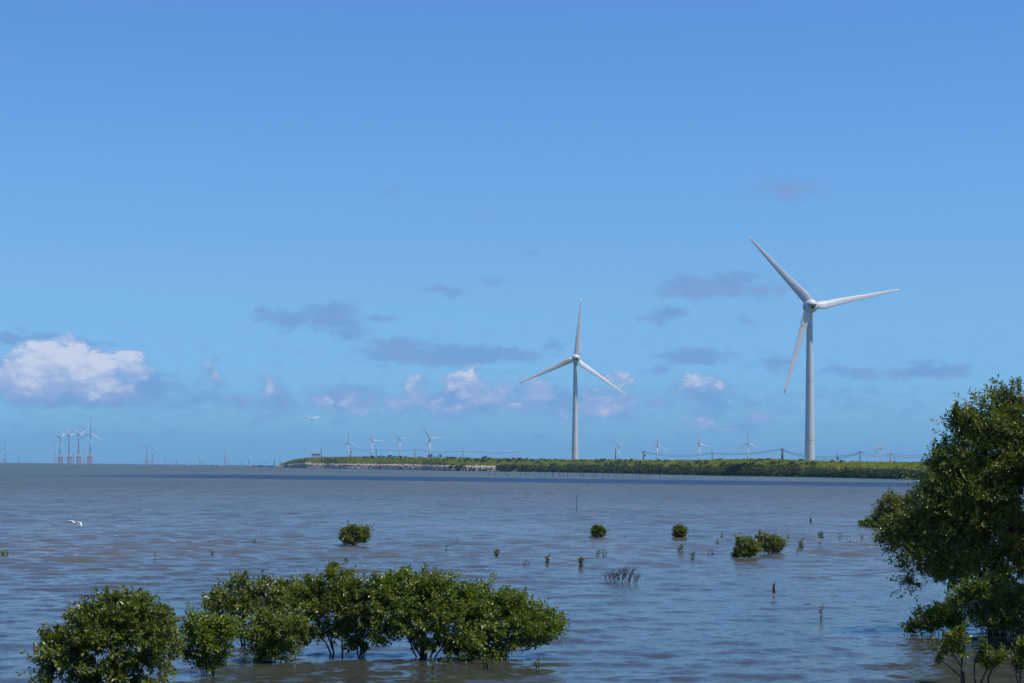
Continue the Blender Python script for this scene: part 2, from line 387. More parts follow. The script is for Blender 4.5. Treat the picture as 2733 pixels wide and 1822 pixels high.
def build_sea():
    # polar grid round the shore the picture was taken from: fine near by, coarse far off and behind
    r = [2.0]
    while r[-1] < 14: r.append(r[-1] * 1.06)
    while r[-1] < 1500: r.append(r[-1] * (1.0036 if r[-1] < 260 else 1.009))
    while r[-1] < 18500: r.append(r[-1] * 1.12)
    r = np.array([0.01] + r)
    a = np.concatenate([np.linspace(-180, -24, 40)[:-1], np.linspace(-24, 24, 420), np.linspace(24, 180, 40)[1:]])
    a = np.radians(a)
    R, A = np.meshgrid(r, a, indexing='ij')
    X = R * np.sin(A); Y = R * np.cos(A); Z = np.zeros_like(X)
    w = np.random.default_rng(3)
    fine = (np.abs(A) < math.radians(24.5)) & (R > 9)
    dr = np.maximum(np.gradient(r)[:, None] * np.ones_like(A), R * 0.002)
    Xf, Yf, Df, Rf = X[fine], Y[fine], dr[fine], R[fine]
    z = np.zeros_like(Xf); q = np.zeros_like(Xf)
    for i in range(60):
        lam = 0.24 * (2.2 / 0.24) ** w.random()
        th = math.radians(-18 + w.normal() * 30)            # wind drives the chop towards the camera
        k = 2 * math.pi / lam
        kx, ky = k * math.sin(th), k * math.cos(th)
        amp = 0.0047 * lam ** 0.85
        fade = np.clip((lam / Df - 2.2) / 2.0, 0, 1)
        ph = kx * Xf + ky * Yf + w.random() * 6.28
        z += amp * fade * (np.sin(ph) + 0.22 * np.cos(2 * ph))
    env = 0.55 + 0.9 * (0.5 + 0.25 * np.sin(Xf * 0.21 + Yf * 0.05 + 1) + 0.25 * np.sin(Yf * 0.13 - Xf * 0.06))
    calm = np.clip((Rf - 14) / 40, 0.45, 1.0)
    Z[fine] = z * env * calm
    V = np.stack([X, Y, Z], -1).reshape(-1, 3)
    nr, na = X.shape
    idx = np.arange(nr * na).reshape(nr, na)
    Q = np.stack([idx[:-1, :-1], idx[1:, :-1], idx[1:, 1:], idx[:-1, 1:]], -1).reshape(-1, 4)
    Q = Q[:, ::-1]
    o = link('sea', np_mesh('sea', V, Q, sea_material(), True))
    tag(o, kind='structure')
build_sea()

# ------------------------------------------------------------------ air
mb = MB(); mb.box((0, 0, 119), (19500, 19500, 120.5))
hz = bpy.data.materials.new('haze_air'); hz.use_nodes = True
t = hz.node_tree; t.nodes.clear()
pv = t.nodes.new('ShaderNodeVolumePrincipled'); pv.inputs['Density'].default_value = HAZE_DENSITY
pv.inputs['Color'].default_value = (*HAZE_COLOR, 1); pv.inputs['Anisotropy'].default_value = 0.0
mo = t.nodes.new('ShaderNodeOutputMaterial'); t.links.new(pv.outputs[0], mo.inputs['Volume'])
tag(mb.build('haze', hz), kind='stuff')

# ------------------------------------------------------------------ land: dike and plain behind it
STN = [(722,1246.2,1245.8),(736,1246.6,1243.5),(752,1247.2,1238),(770,1247.8,1230.5),(795,1248.4,1225),(820,1249,1221.8),(870,1249.7,1220),(930,1250.8,1219.8),(1000,1251.8,1220.5),
       (1067,1253,1221.2),(1130,1254.2,1222),(1199,1256,1224),(1300,1257.6,1225.5),(1400,1259,1228),(1540,1261.2,1229.5),(1630,1262.8,1229.5),(1740,1265.6,1231.5),(1850,1268,1232),(1940,1269.6,1230.5),
       (2030,1271.2,1228.5),(2100,1272.2,1231),(2160,1273.3,1234),(2250,1275.2,1236.8),(2400,1278.6,1238.8),(2500,1280.6,1240),(2650,1284,1241.5),(2850,1288,1243),(3200,1295,1246)]
def stn(px):
    """interpolated shore station: waterline point, crest point, inland unit vector"""
    for i in range(len(STN) - 1):
        if px <= STN[i + 1][0]: break
    a, b = STN[i], STN[i + 1]; t = min(1, max(0, (px - a[0]) / (b[0] - a[0])))
    wy = a[1] + (b[1] - a[1]) * t; ty = a[2] + (b[2] - a[2]) * t
    W = water(px, wy); n = Vector((W.x, W.y, 0)).normalized()
    depth = 26 + 0 * t
    C = W + n * depth
    d = ray(px, ty); C = EYE + d * (C.y / d.y)
    return W, C, n
def ground(px, s):
    """terrain point at fraction s (0 waterline .. 1 crest) above station px"""
    W, C, n = stn(px)
    p = W.lerp(Vector((C.x, C.y, 0)), s)
    z = C.z * (0.18 * min(1, s * 6) + 0.82 * (max(0, s - 0.1) / 0.9) ** 0.8)
    return Vector((p.x, p.y, max(0.0, z)))
gm = bpy.data.materials.new('dike_grass'); gm.use_nodes = True
t = gm.node_tree; h = G(t); b = t.nodes['Principled BSDF']; b.inputs['Roughness'].default_value = 0.9; b.inputs['Specular IOR Level'].default_value = 0.15
pos = h.n('ShaderNodeNewGeometry').outputs['Position']
c = h.ramp(h.noise(h.v('MULTIPLY', pos, (0.08, 0.05, 0.35)), 1.0, 6, 0.65), [(0.25, (0.07, 0.09, 0.02)), (0.5, (0.13, 0.155, 0.035)), (0.68, (0.19, 0.20, 0.055)), (0.85, (0.15, 0.13, 0.05))])
t.links.new(c, b.inputs['Base Color'])
pxs = np.concatenate([np.linspace(722, 900, 40), np.linspace(905, 2500, 260), np.linspace(2510, 3200, 40)])
prof = [-0.12, 0.0, 0.03, 0.08, 0.15, 0.25, 0.4, 0.55, 0.7, 0.85, 0.95, 1.0]
V = []; 
for px in pxs:
    W, C, n = stn(px)
    for s in prof:
        if s < 0: V.append(tuple(W - n * 4 + Vector((0, 0, -0.9))))
        elif s == 0: V.append(tuple(W + Vector((0, 0, -0.25))))
        else:
            p = ground(px, s); k = mnoise.noise(p * 0.11) * 0.35 * s
            V.append((p.x, p.y, p.z + k))
    V.append(tuple(C + n * 5 + Vector((0, 0, -0.4))))
    V.append(tuple(Vector((C.x, C.y, 0)) + n * 22 + Vector((0, 0, 1.4))))
    V.append(tuple(Vector((C.x, C.y, 0)) + n * 60 + Vector((0, 0, 1.2))))
    V.append(tuple(n * 12500 + Vector((0, 0, 1.2))))
k = len(prof) + 4; n_ = len(pxs)
idx = np.arange(k * n_).reshape(n_, k)
Q = np.stack([idx[:-1, :-1], idx[1:, :-1], idx[1:, 1:], idx[:-1, 1:]], -1).reshape(-1, 4)
tag(link('embankment', np_mesh('embankment', V, Q, gm, True)), kind='structure')

def blades_stuff(P0, H, Wd, lean, m, name, nb=3):
    """grass tufts: nb narrow triangles each"""
    n = len(P0); V = np.zeros((n, nb, 3, 3)); 
    for j in range(nb):
        a = rng.random(n) * 6.283
        off = np.stack([np.cos(a), np.sin(a), np.zeros(n)], -1)
        b = P0 + off * Wd[:, None] * 0.5 * rng.random(n)[:, None]
        side = np.stack([np.ones(n), rng.normal(0, .3, n), np.zeros(n)], -1) * Wd[:, None] * 0.35
        V[:, j, 0] = b - side; V[:, j, 1] = b + side
        V[:, j, 2] = b + np.stack([rng.normal(0, lean, n) * H, rng.normal(0, lean, n) * H, H * (0.55 + 0.45 * rng.random(n))], -1)
    Q = np.arange(n * nb * 3).reshape(-1, 3)
    return link(name, np_mesh(name, V.reshape(-1, 3), Q, m))

# grass tufts over the slope and the crest
gb = leaf_mat('reed_grass', [(0.0, (0.132, 0.152, 0.0280)), (0.4, (0.253, 0.273, 0.0440)), (0.7, (0.363, 0.357, 0.0680)), (1.0, (0.484, 0.399, 0.1200))], rough=0.8, trans=0.4, spec=0.1)
gb.node_tree.nodes['Noise Texture'].inputs['Scale'].default_value = 0.035
P0 = []; H = []
N = 34000
for i in range(N):
    px = 745 + (2760 - 745) * rnd.random()
    lo = 0.6 if px < 805 else 0.33 if px < 1180 else (0.30 if px < 1400 else 0.42)
    s = lo + (1.0 - lo) * rnd.random() ** 0.8
    if rnd.random() < 0.18: s = 0.97 + 0.03 * rnd.random()
    p = ground(px, s)
    P0.append((p.x, p.y, p.z - 0.15)); H.append((1.0 if px < 1300 else 1.25) * (0.45 + 0.7 * rnd.random()) * (1.0 + 0.5 * max(0, mnoise.noise(Vector((px * 0.03, 3, 0))))))
P0 = np.array(P0); H = np.array(H)
tag(blades_stuff(P0, H, H * 0.6 + 0.2, 0.5, gb, 'grass'), 'rough green reed grass covering the slope and top of the long dike', 'grass', kind='stuff')

# leaf clump bushes in numpy: little faces spread over lumpy domes
def clump_cloud(centers, radii, per, size, m, name, parent=None, quad=True):
    C = np.repeat(np.asarray(centers, float), per, 0); R = np.repeat(np.asarray(radii, float), per, 0)
    n = len(C)
    d = rng.normal(size=(n, 3)); d /= np.linalg.norm(d, axis=1)[:, None]
    d[:, 2] = np.where(d[:, 2] < -0.35, -d[:, 2], d[:, 2])
    lump = 1 + 0.22 * np.sin(d[:, 0] * 5 + C[:, 0]) * np.sin(d[:, 2] * 6 + C[:, 1]) 
    rr = (0.62 + 0.42 * rng.random(n)) * lump
    p = C + d * R * rr[:, None]
    nrm = d + rng.normal(0, 0.6, (n, 3)); nrm /= np.linalg.norm(nrm, axis=1)[:, None]
    t1 = np.cross(nrm, rng.normal(size=(n, 3))); t1 /= np.linalg.norm(t1, axis=1)[:, None]
    t2 = np.cross(nrm, t1)
    s = size * (0.6 + 0.8 * rng.random(n))[:, None] * np.repeat(np.cbrt(np.asarray(radii)[:, 0] / np.mean(np.asarray(radii)[:, 0])), per)[:, None]
    V = np.stack([p - t1 * s, p - t2 * s * 0.55, p + t1 * s, p + t2 * s * 0.55], 1).reshape(-1, 3)
    Q = np.arange(n * 4).reshape(-1, 4)
    return link(name, np_mesh(name, V, Q, m), parent)

far_leaf = leaf_mat('shore_mangrove_leaf', [(0.0, (0.025, 0.039, 0.0105)), (0.4, (0.050, 0.071, 0.0146)), (0.7, (0.083, 0.106, 0.0203)), (1.0, (0.126, 0.140, 0.0324))], rough=0.75, trans=0.12, spec=0.15)
far_leaf.node_tree.nodes['Noise Texture'].inputs['Scale'].default_value = 0.05
cs = []; rs = []
def belt(px0, px1, n, s0, s1, r0, r1, zf=0.55):
    for i in range(n):
        px = px0 + (px1 - px0) * rnd.random(); s = s0 + (s1 - s0) * rnd.random()
        p = ground(px, s); r = r0 + (r1 - r0) * rnd.random()
        cs.append((p.x, p.y, p.z + r * zf)); rs.append((r * 1.35, r * 1.1, r))
belt(1192, 1240, 14, 0.0, 0.18, 1.2, 1.9)
belt(1240, 1325, 16, 0.0, 0.12, 0.6, 1.1)
belt(1325, 1420, 40, 0.0, 0.25, 1.0, 1.7)
belt(1400, 2760, 560, 0.0, 0.16, 1.1, 1.9)
belt(1400, 2760, 300, 0.08, 0.26, 0.9, 1.4)
belt(1400, 2100, 90, 0.25, 0.45, 0.8, 1.3)
belt(1600, 2200, 60, 0.35, 0.7, 0.8, 1.3)
belt(1180, 1700, 60, 0.6, 1.0, 0.7, 1.2)
belt(858, 910, 12, 0.42, 0.6, 1.0, 1.6)
belt(1000, 2250, 60, 0.95, 1.0, 0.4, 0.9)
tag(clump_cloud(cs, rs, 170, 0.30, far_leaf, 'mangrove_belt'), 'dense belt of green mangrove bushes along the far waterline below the dike', 'mangroves', kind='stuff')

# rocks of the shore revetment on the left half
def rocks(n, px0, px1, s0, s1, size, m, name, label):
    mb = MB()
    for i in range(n):
        px = px0 + (px1 - px0) * rnd.random() ** 1.15; s = s0 + (s1 * (1.5 if px < 830 and s0 > 0 else 1.0) - s0) * rnd.random()
        W, C, nn = stn(px); p = ground(px, max(0, s)); r = size * (0.5 + rnd.random())
        if s < 0: p = W + nn * (s * 26); p.z = 0
        vs = []
        for v in ((1,0,0),(-1,0,0),(0,1,0),(0,-1,0),(0,0,1),(0,0,-1)):
            q = Vector(v) * r; q.x *= 0.7 + rnd.random() * 0.8; q.z *= 0.5 + 0.5 * rnd.random()
            vs.append(p + q + Vector((rnd.uniform(-.3, .3), rnd.uniform(-.3, .3), rnd.uniform(-.2, .2))) * r + Vector((0, 0, r * 0.15)))
        mb.add(vs, [(0,2,4),(2,1,4),(1,3,4),(3,0,4),(2,0,5),(1,2,5),(3,1,5),(0,3,5)])
    tag(mb.build(name, m), label, 'stones', kind='stuff')
rocks(3400, 738, 1330, 0.02, 0.27, 0.7, MAT['stone'], 'revetment_stones', 'pale pinkish stones heaped along the foot of the grassy dike')
rocks(1000, 668, 1340, -0.07, 0.0, 0.45, MAT['stone_dark'], 'wet_shore_stones', 'dark wet stones lining the waterline below the pale stones')

# ------------------------------------------------------------------ turbines
def blade_mesh(R, r0, chord_scale=1.0, n=22, seg=14, thick=1.0):
    """blade along +Z, rotor axis along -Y, straight leading side on -X and bulge on +X"""
    mb = MB(); rings = []
    for i in range(n + 1):
        u = i / n; u = u ** 1.15; r = r0 + (R - r0) * u
        f = r / R
        # chord edges as fractions of radius, measured on the photographed rotor
        le = -np.interp(f, [0.0, 0.06, 0.11, 0.2, 0.38, 0.7, 0.96, 1.0], [0.030, 0.034, 0.034, 0.031, 0.026, 0.016, 0.008, 0.002]) * R * chord_scale
        te = np.interp(f, [0.0, 0.06, 0.11, 0.16, 0.24, 0.38, 0.7, 0.96, 1.0], [0.040, 0.052, 0.068, 0.066, 0.054, 0.041, 0.026, 0.011, 0.003]) * R * chord_scale
        ch = te - le; mid = (te + le) / 2
        th = ch * np.interp(f, [0, 0.08, 0.2, 0.5, 1.0], [0.62, 0.5, 0.34, 0.22, 0.16]) * thick
        tw = math.radians(np.interp(f, [0, 0.15, 0.4, 1.0], [-30, -26, -16, -8]))
        ring = []
        for k in range(seg):
            a = 2 * math.pi * k / seg
            cx = math.cos(a) * ch / 2
            cy = math.sin(a) * th / 2 * (0.55 + 0.45 * (1 - (cx / ch + 0.5)) * 2 * 0.9)
            x = cx * math.cos(tw) * 1.03 - cy * math.sin(tw) + mid
            y = cx * math.sin(tw) + cy * math.cos(tw)
            ring.append(Vector((x, y, r)))
        rings.append(ring)
    mb.loft(rings)
    return mb

def big_turbine(hub_px, D, base_z, ang, yaw, label, nose_down=0.12):
    hub = at(*hub_px, D)
    R = 40.3
    root = thing('wind_turbine', (hub.x, hub.y, base_z), label, 'wind turbine')
    Hh = hub.z - base_z
    # tower in three flanged sections
    mb = MB(); prof = []
    back = 3.2
    rad = lambda z: 2.2 + (1.22 - 2.2) * (z / (Hh - 2.6))
    zs = np.linspace(-1.5, Hh - 2.6, 30)
    mb.loft([[Vector((math.cos(t) * rad(z), back + math.sin(t) * rad(z), z)) for t in np.linspace(0, 2 * math.pi, 49)[:-1]] for z in zs])
    tw = mb.build('tower', MAT['tower_paint'], root, True)
    mb = MB(); mb.box((0.3, back - 2.16, 4.2), (0.5, 0.08, 1.1)); mb.build('door', MAT['seam'], tw)
    for fr in (0.20, 0.555):
        mb = MB(); z = Hh * fr
        mb.tube([(0, back, z - 0.09), (0, back, z + 0.09)], rad(z) + 0.03, 48)
        mb.build('flange_seam', MAT['seam'], tw)
    mb = MB(); z = Hh - 2.75
    mb.tube([(0, back, z - 0.12), (0, back, z + 0.12)], 1.32, 40); mb.build('yaw_collar', MAT['seam'], tw)
    for zz, dx in ((2.6, -1),):
        mb = MB(); mb.box((dx * 2.35, back - 0.6, 2.9), (0.5, 0.4, 0.5)); mb.tube([(dx * 2.2, back - 0.6, 3.2), (dx * 2.2, back - 0.6, 4.2), (dx * 2.8, back - 0.6, 4.2)], 0.1, 6)
        mb.build('cable_box', MAT['white_paint'], root)
    rot = Matrix.Rotation(yaw, 4, 'Z') @ Matrix.Rotation(-nose_down, 4, 'X')
    hubm = MB(); hubm.sphere((0, 0, 0), (3.0, 2.7, 3.0), 40, 24)
    nac = MB()
    nac.loft([[Vector((math.cos(t) * r_, y, math.sin(t) * r_)) for t in np.linspace(0, 2 * math.pi, 33)[:-1]] for y, r_ in ((1.2, 2.7), (2.0, 2.95), (4.2, 2.9), (6.2, 2.4), (7.6, 1.3), (7.9, 0.3))])
    nac.loft([[Vector((math.cos(t) * 1.25, 3.2 + math.sin(t) * 1.25, z)) for t in np.linspace(0, 2 * math.pi, 33)[:-1]] for z in (-2.9, -1.5)])
    n = nac.build('nacelle', MAT['white_paint'], root, True, (0, 0, Hh))
    hb = hubm.build('hub', MAT['white_paint'], root, True, (0, 0, Hh)); hb.matrix_local = Matrix.Translation((0, 0, Hh)) @ rot
    # nose: visor shaped cap over a dark round opening
    nm = MB()
    def vis(d):
        return Vector((d.x, d.y, d.z if d.z > -0.1 else -0.1))
    nm.sphere((0, -1.0, 0.25), (2.35, 2.45, 2.2), 32, 20, vis); nm.build('nose_cap', MAT['white_paint'], hb, True)
    nm = MB(); nm.tube([(0.1, -2.2, -0.95), (0.1, -2.78, -1.05)], [0.85, 0.7], 20); nm.build('nose_opening', MAT['dark'], hb)
    for sx_ in (-1, 1):
        nm = MB(); nm.box((sx_ * 1.35, -2.3, -0.45), (0.13, 0.25, 0.45), Matrix.Rotation(sx_ * 0.3, 3, 'Y')); nm.build('nose_slot', MAT['dark'], hb)
    nm = MB(); nm.tube([(math.cos(t) * 2.99, -0.55, math.sin(t) * 2.99) for t in np.linspace(0, 2 * math.pi, 41)], 0.05, 4); nm.build('seam_ring', MAT['seam'], hb)
    # wind vane frame on the nacelle
    fr = MB(); fr.tube([(-1.1, 1.6, 3.3), (2.3, 1.6, 3.35)], 0.13, 6); fr.tube([(-1.0, 1.6, 2.4), (-1.0, 1.6, 3.4)], 0.12, 6); fr.tube([(0.6, 1.6, 2.5), (0.6, 1.6, 3.4)], 0.12, 6); fr.tube([(0, 1.8, 3.3), (0, 1.8, 5.0)], 0.06, 5)
    ms = fr.build('sensor_frame', MAT['white_paint'], n)
    fr = MB(); fr.sphere((2.4, 1.6, 3.6), 0.36, 12, 8); fr.build('sensor_ball', MAT['white_far'], n, True)
    bm = blade_mesh(R, 2.3).mesh('blade', MAT['white_paint'], True)
    seam = MB(); rr = 0.19 * R
    seam.tube([(-0.3, -1.0, rr), (1.3, -1.35, rr + 0.15), (2.2, -0.5, rr + 0.1)], 0.06, 4)
    sm = seam.mesh('root_seam', MAT['seam'])
    for k in range(3):
        b = link('blade', bm, root)
        b.matrix_local = Matrix.Translation((0, 0, Hh)) @ rot @ Matrix.Rotation(math.radians(ang + 120 * k), 4, 'Y') @ Matrix.Translation((0, -0.2, 0))
        s_ = link('root_seam', sm, b)
    return root

big_turbine((2164, 816), 800, 1.2, -41.5, 0.10, 'nearest and tallest white wind turbine, on the right, one blade reaching up left')
big_turbine((1536.5, 957), 1208, 1.2, 5.6, 0.10, 'second largest white wind turbine, behind the dike, one blade pointing straight up')

# small far turbines ------------------------------------------------
small_blade = {}
def far_turbine(hub_px, Rpx, R, ang, yaw, label, group, jacket=False, base_z=1.2):
    D = F * R / Rpx
    hub = at(*hub_px, D)
    if jacket: base_z = 0.0
    root = thing('offshore_wind_turbine' if jacket else 'distant_wind_turbine', (hub.x, hub.y, base_z), label, 'wind turbine', group)
    Hh = hub.z - base_z; s = R / 40.0
    zb = 0.0
    if jacket:
        ft = 0.33 * (Hh) if Hh > 60 else 0.3 * Hh
        zb = ft; w = 4.9 * s
        j = MB()
        for a, b in ((-1, -1), (1, -1), (1, 1), (-1, 1)):
            j.tube([(a * w, b * w, -2), (a * w * 0.9, b * w * 0.9, ft * 0.72)], 0.75 * s, 6)
        for lev in range(3):
            z0 = ft * 0.72 * lev / 3; z1 = ft * 0.72 * (lev + 1) / 3
            for (a, b), (c_, d_) in (((-1, -1), (1, -1)), ((1, -1), (1, 1)), ((1, 1), (-1, 1)), ((-1, 1), (-1, -1))):
                j.tube([(a * w * .97, b * w * .97, z0), (c_ * w * .93, d_ * w * .93, z1)], 0.5 * s, 5)
                j.tube([(c_ * w * .97, d_ * w * .97, z0), (a * w * .93, b * w * .93, z1)], 0.5 * s, 5)
        jk = j.build('jacket_foundation', MAT['orange'], root)
        p = MB(); p.box((0, 0, ft * 0.74), (w * 1.15, w * 1.15, 0.8 * s)); 
        for a, b in ((-1, -1), (1, -1), (1, 1), (-1, 1)):
            p.tube([(a * w * 0.95, b * w * 0.95, ft * 0.74), (a * w * .3, b * w * .3, ft * 0.93)], 0.9 * s, 6)
        p.build('platform', MAT['orange'], root)
        p = MB(); p.tube([(0, 0, ft * 0.72), (0, 0, ft * 1.0)], 3.0 * s, 14); p.build('transition_piece', MAT['yellow'], root)
    tb = MB(); r0, r1 = (2.2 * s, 1.4 * s)
    tb.tube([(0, 0, zb), (0, 0, Hh - 1.2 * s)], [r0, r1], 14)
    rot = Matrix.Rotation(yaw, 4, 'Z')
    back = 3.0 * s
    tw = tb.build('tower', MAT['white_far'], root, True); tw.matrix_local = rot @ Matrix.Translation((0, back, 0))
    nb = MB(); nb.loft([[Vector((math.copysign(min(abs(math.cos(t)) * 1.5, 1), math.cos(t)) * w_, y, math.copysign(min(abs(math.sin(t)) * 1.5, 1), math.sin(t)) * w_)) * 1.0 for t in np.linspace(0, 2 * math.pi, 13)[:-1]] for y, w_ in ((1.0 * s, 1.4 * s), (2.0 * s, 1.9 * s), (8.5 * s, 1.8 * s), (10 * s, 1.2 * s))])
    nn = nb.build('nacelle', MAT['white_far'], root); nn.matrix_local = Matrix.Translation((0, 0, Hh)) @ rot
    hb = MB(); hb.sphere((0, 0, 0), (1.7 * s, 2.0 * s, 1.7 * s), 12, 8); ho = hb.build('hub', MAT['white_far'], root, True); ho.matrix_local = Matrix.Translation((0, 0, Hh)) @ rot
    if R not in small_blade: small_blade[R] = blade_mesh(R, 1.2 * s, 0.95, 10, 8).mesh('blade', MAT['white_far'], True)
    for k in range(3):
        b = link('blade', small_blade[R], root)
        b.matrix_local = Matrix.Translation((0, 0, Hh)) @ rot @ Matrix.Rotation(math.radians(ang + 120 * k), 4, 'Y')

GO = 'offshore wind turbines beyond the bay at the left'
for hp, rp, an, yw, lb, jk in [
    ((163,1166.6),44,50,0.95,'leftmost of the four near offshore turbines on red jackets',True),
    ((187.5,1164),44,62,1.05,'second from left of the four near offshore turbines on red jackets',True),
    ((212.4,1160.8),44,58,0.85,'third from left of the four near offshore turbines on red jackets',True),
    ((241.8,1156.4),47,0,0.2,'offshore turbine on a red jacket, rightmost and tallest of the four near ones',True),
    ((14.7,1192.8),26,-3,0.3,'pale hazy offshore turbine nearest the left edge of the picture',True),
    ((51.7,1195.7),20,25,0.9,'pale hazy offshore turbine standing alone right of the one at the left edge',False),
    ((147.7,1186),21,-22,0.3,'hazy offshore turbine just left of the four near ones, one blade pointing right',True),
    ((197,1190.9),17,85,0.4,'faint turbine seen low between the second and third near offshore turbines',True),
    ((224.8,1195.7),13,0,0.3,'faint low turbine seen between the third and fourth near offshore turbines',True),
    ((392.8,1190.9),31,-86,0.2,'hazy offshore turbine with a long blade pointing left, alone over open water',True),
    ((408.5,1196.6),26,-32,0.5,'faint offshore turbine close behind the one whose blade points left',True),
    ((602.6,1191.6),27,22,0.75,'hazy offshore turbine above the moored boats, a lit blade slanting down right',True),
    ((605.5,1197),17,110,0.3,'faint turbine hidden right behind the hazy one above the moored boats',False)]:
    far_turbine(hp, rp, 80.0, an, yw, lb, GO, jk)
GN = 'distant wind turbines behind the dike'
for hp, rp, an, yw, lb in [
    ((816.4,1196.6),18,28,0.5,'small faint turbine left of the grey hut at the tip of the dike'),
    ((930.8,1178),35,-4,0.25,'distant turbine behind the transformer pole with one blade straight up'),
    ((994.3,1173.7),38,-24,0.5,'distant turbine over the dark shrub row, a long blade slanting up left'),
    ((1044,1196.7),19,14,0.6,'small turbine between two larger ones above the dark shrub row'),
    ((1068,1172),34,-47,0.25,'distant turbine with its nacelle showing left and two blades in a V'),
    ((1147.7,1169),44,-33,0.2,'distant turbine above the tall grey shrub, blades reaching up left and right'),
    ((1652,1189),36,-53,0.15,'distant turbine beside the lone dark post, blades in a wide V'),
    ((1755.6,1185),39,1,0.45,'distant turbine right of the transformer pole, one blade straight up'),
    ((1868.3,1184.2),40,-19,0.55,'distant turbine left of the wire pole, upper blade leaning left'),
    ((1997,1180.7),42,-4,0.2,'distant turbine nearest the largest turbine on its left side'),
    ((2340,1199.9),30,-88,0.35,'left of the two overlapping turbines right of the largest one'),
    ((2352.4,1194.7),34,24,0.6,'right of the two overlapping turbines, its lower blade slanting down right')]:
    far_turbine(hp, rp, 40.0, an, yw, lb, GN)

# ------------------------------------------------------------------ poles, wires, hut, platform
def pole(px, ytop, ybase, D, label, arm=0.9, transformer=False, second=0.0, m='pole', lean=0.0, rpx=1.5, name='power_pole', arms=1):
    top = at(px, ytop, D); base_z = at(px, ybase, D).z - 2.0
    root = thing(name, (top.x, top.y, base_z), label, 'power pole' if name == 'power_pole' else 'post', 'power poles along the dike' if name == 'power_pole' else None)
    H = top.z - base_z; r = rpx * D / F
    mb = MB(); mb.tube([(-lean * H, 0, 0), (0, 0, H)], [r, r * 0.75], 8); mb.build('shaft', MAT[m], root, True)
    if arm:
        for q in range(arms):
            mb = MB(); mb.box((0, 0, H - 0.15 - 0.9 * q), (arm * (1 - 0.25 * q), 0.16, 0.14)); ar = mb.build('crossarm', MAT[m], root)
            for sx_ in (-0.85, 0, 0.85):
                i = MB(); i.tube([(sx_ * arm, 0, H - 0.05 - .9 * q), (sx_ * arm, 0, H + 0.35 - .9 * q)], 0.1, 6); i.build('insulator', MAT['pole_pale'], ar)
    if transformer:
        mb = MB(); mb.tube([(r + 0.35, 0, H * 0.62), (r + 0.35, 0, H * 0.62 + 1.1)], 0.42, 10); mb.build('transformer', MAT['dark_stake'], root)
    if second:
        mb = MB(); mb.tube([(second, 0, 0), (second * 0.8, 0, H * 0.93)], [r * 0.8, r * 0.7], 8); mb.build('second_shaft', MAT[m], root, True)
    return top
DP = 1500
P1 = pole(935.5,1195.9,1220,1650,'power pole with a transformer and double crossarm left of the dark shrub row',1.5,True,arms=2,m='pole_pale')
P2 = pole(1004.2,1199,1221,1650,'thin power pole standing in the dark shrub row',1.0,rpx=1.1)
P3 = pole(1107.7,1200,1222,1600,'thin power pole just left of the tall grey shrub',1.0,rpx=1.1)
P4 = pole(1236,1203.4,1224,1500,'thin power pole left of the pair of small dark pine shrubs',1.5,rpx=1.1)
P5 = pole(1383.4,1204.8,1226,1350,'power pole ending the wire, standing left of the second turbine',1.2,m='pole_pale',rpx=1.4)
pole(1643,1196.6,1228,1200,'lone thick dark post without wires beside a distant turbine',0,name='lone_post',rpx=1.6)
P6 = pole(1718,1204.4,1231,1150,'power pole with a transformer right of the lone dark post',1.0,True,rpx=1.7,arms=2,lean=0.02)
P7 = pole(1901,1207.8,1231,1100,'plain power pole midway along the wire left of the largest turbine',0.7,rpx=1.3)
P8 = pole(2087.4,1197,1231,1000,'double power pole close left of the largest turbine',1.1,second=0.55,rpx=1.9,arms=2,lean=0.035)
P9 = pole(2234.3,1213,1238,1100,'small pole with a round transformer frame right of the largest turbine',0.6,True,rpx=1.2,arms=2)
P10 = pole(2295.5,1205,1238,980,'tall plain power pole with one wide crossarm right of the largest turbine',1.25,rpx=1.5)
P11 = pole(2376.7,1210,1239,950,'pale power pole with crowded crossarm left of the flat platform',0.9,m='pole_pale',rpx=2.1,arms=2)
pole(2387.5,1216,1239,960,'very thin grey mast next to the pale power pole',0.0,name='thin_mast',rpx=0.8)
pole(857.5,1195,1221,1700,'thin dark mast beside the grey hut on the dike tip',0.35,name='hut_mast',rpx=1.0,arms=3)
P12 = at(2480, 1211, 900)
def wire(a, b, sag, r, label, off=(0, 0, 0), n=1, gap=0.35):
    mid = (a + b) / 2; root = thing('power_line', (a.x, a.y, a.z), label, 'power line', 'wires strung between the poles')
    for q in range(n):
        pts = []
        for i in range(15):
            t = i / 14; p = a.lerp(b, t) - a; p.z -= (sag + 0.5 * q) * 4 * t * (1 - t); p += Vector(off) + Vector((0, 0, -gap * q)); pts.append(p)
        mb = MB(); mb.tube(pts, r * 0.72, 5); mb.build('wire', MAT['wire'], root)
S = 0.10
wire(P1, P2, 0.9, 0.13, 'wire from the transformer pole to the first pole in the shrub row')
wire(P2, P3, 1.0, 0.13, 'wire between the two thin poles in the dark shrub row')
wire(P3, P4, 1.1, 0.13, 'wire passing above the tall grey shrub')
wire(P4, P5, 1.3, 0.12, 'wire passing above the pair of small pine shrubs')
wire(P6, P7, 1.9, 0.10, 'wire sagging in front of two distant turbines left of the plain pole', n=2)
wire(P7, P8, 1.4, 0.10, 'wire from the plain pole to the double pole by the largest turbine', n=2, gap=0.2)
wire(P8, P10, 3.0, 0.09, 'cables sagging low in front of the largest turbine tower', off=(0, 0, -0.4), n=3, gap=0.25)
wire(P10, P11, 0.7, 0.08, 'cables between the tall crossarm pole and the pale pole', n=2, gap=0.5)
wire(P11, P12, 0.8, 0.09, 'cables running from the pale pole towards the big mangrove tree', n=2, gap=0.5)
wire(P9, at(2480, 1222, 1100), 0.3, 0.07, 'low thin cable running right from the small transformer pole')

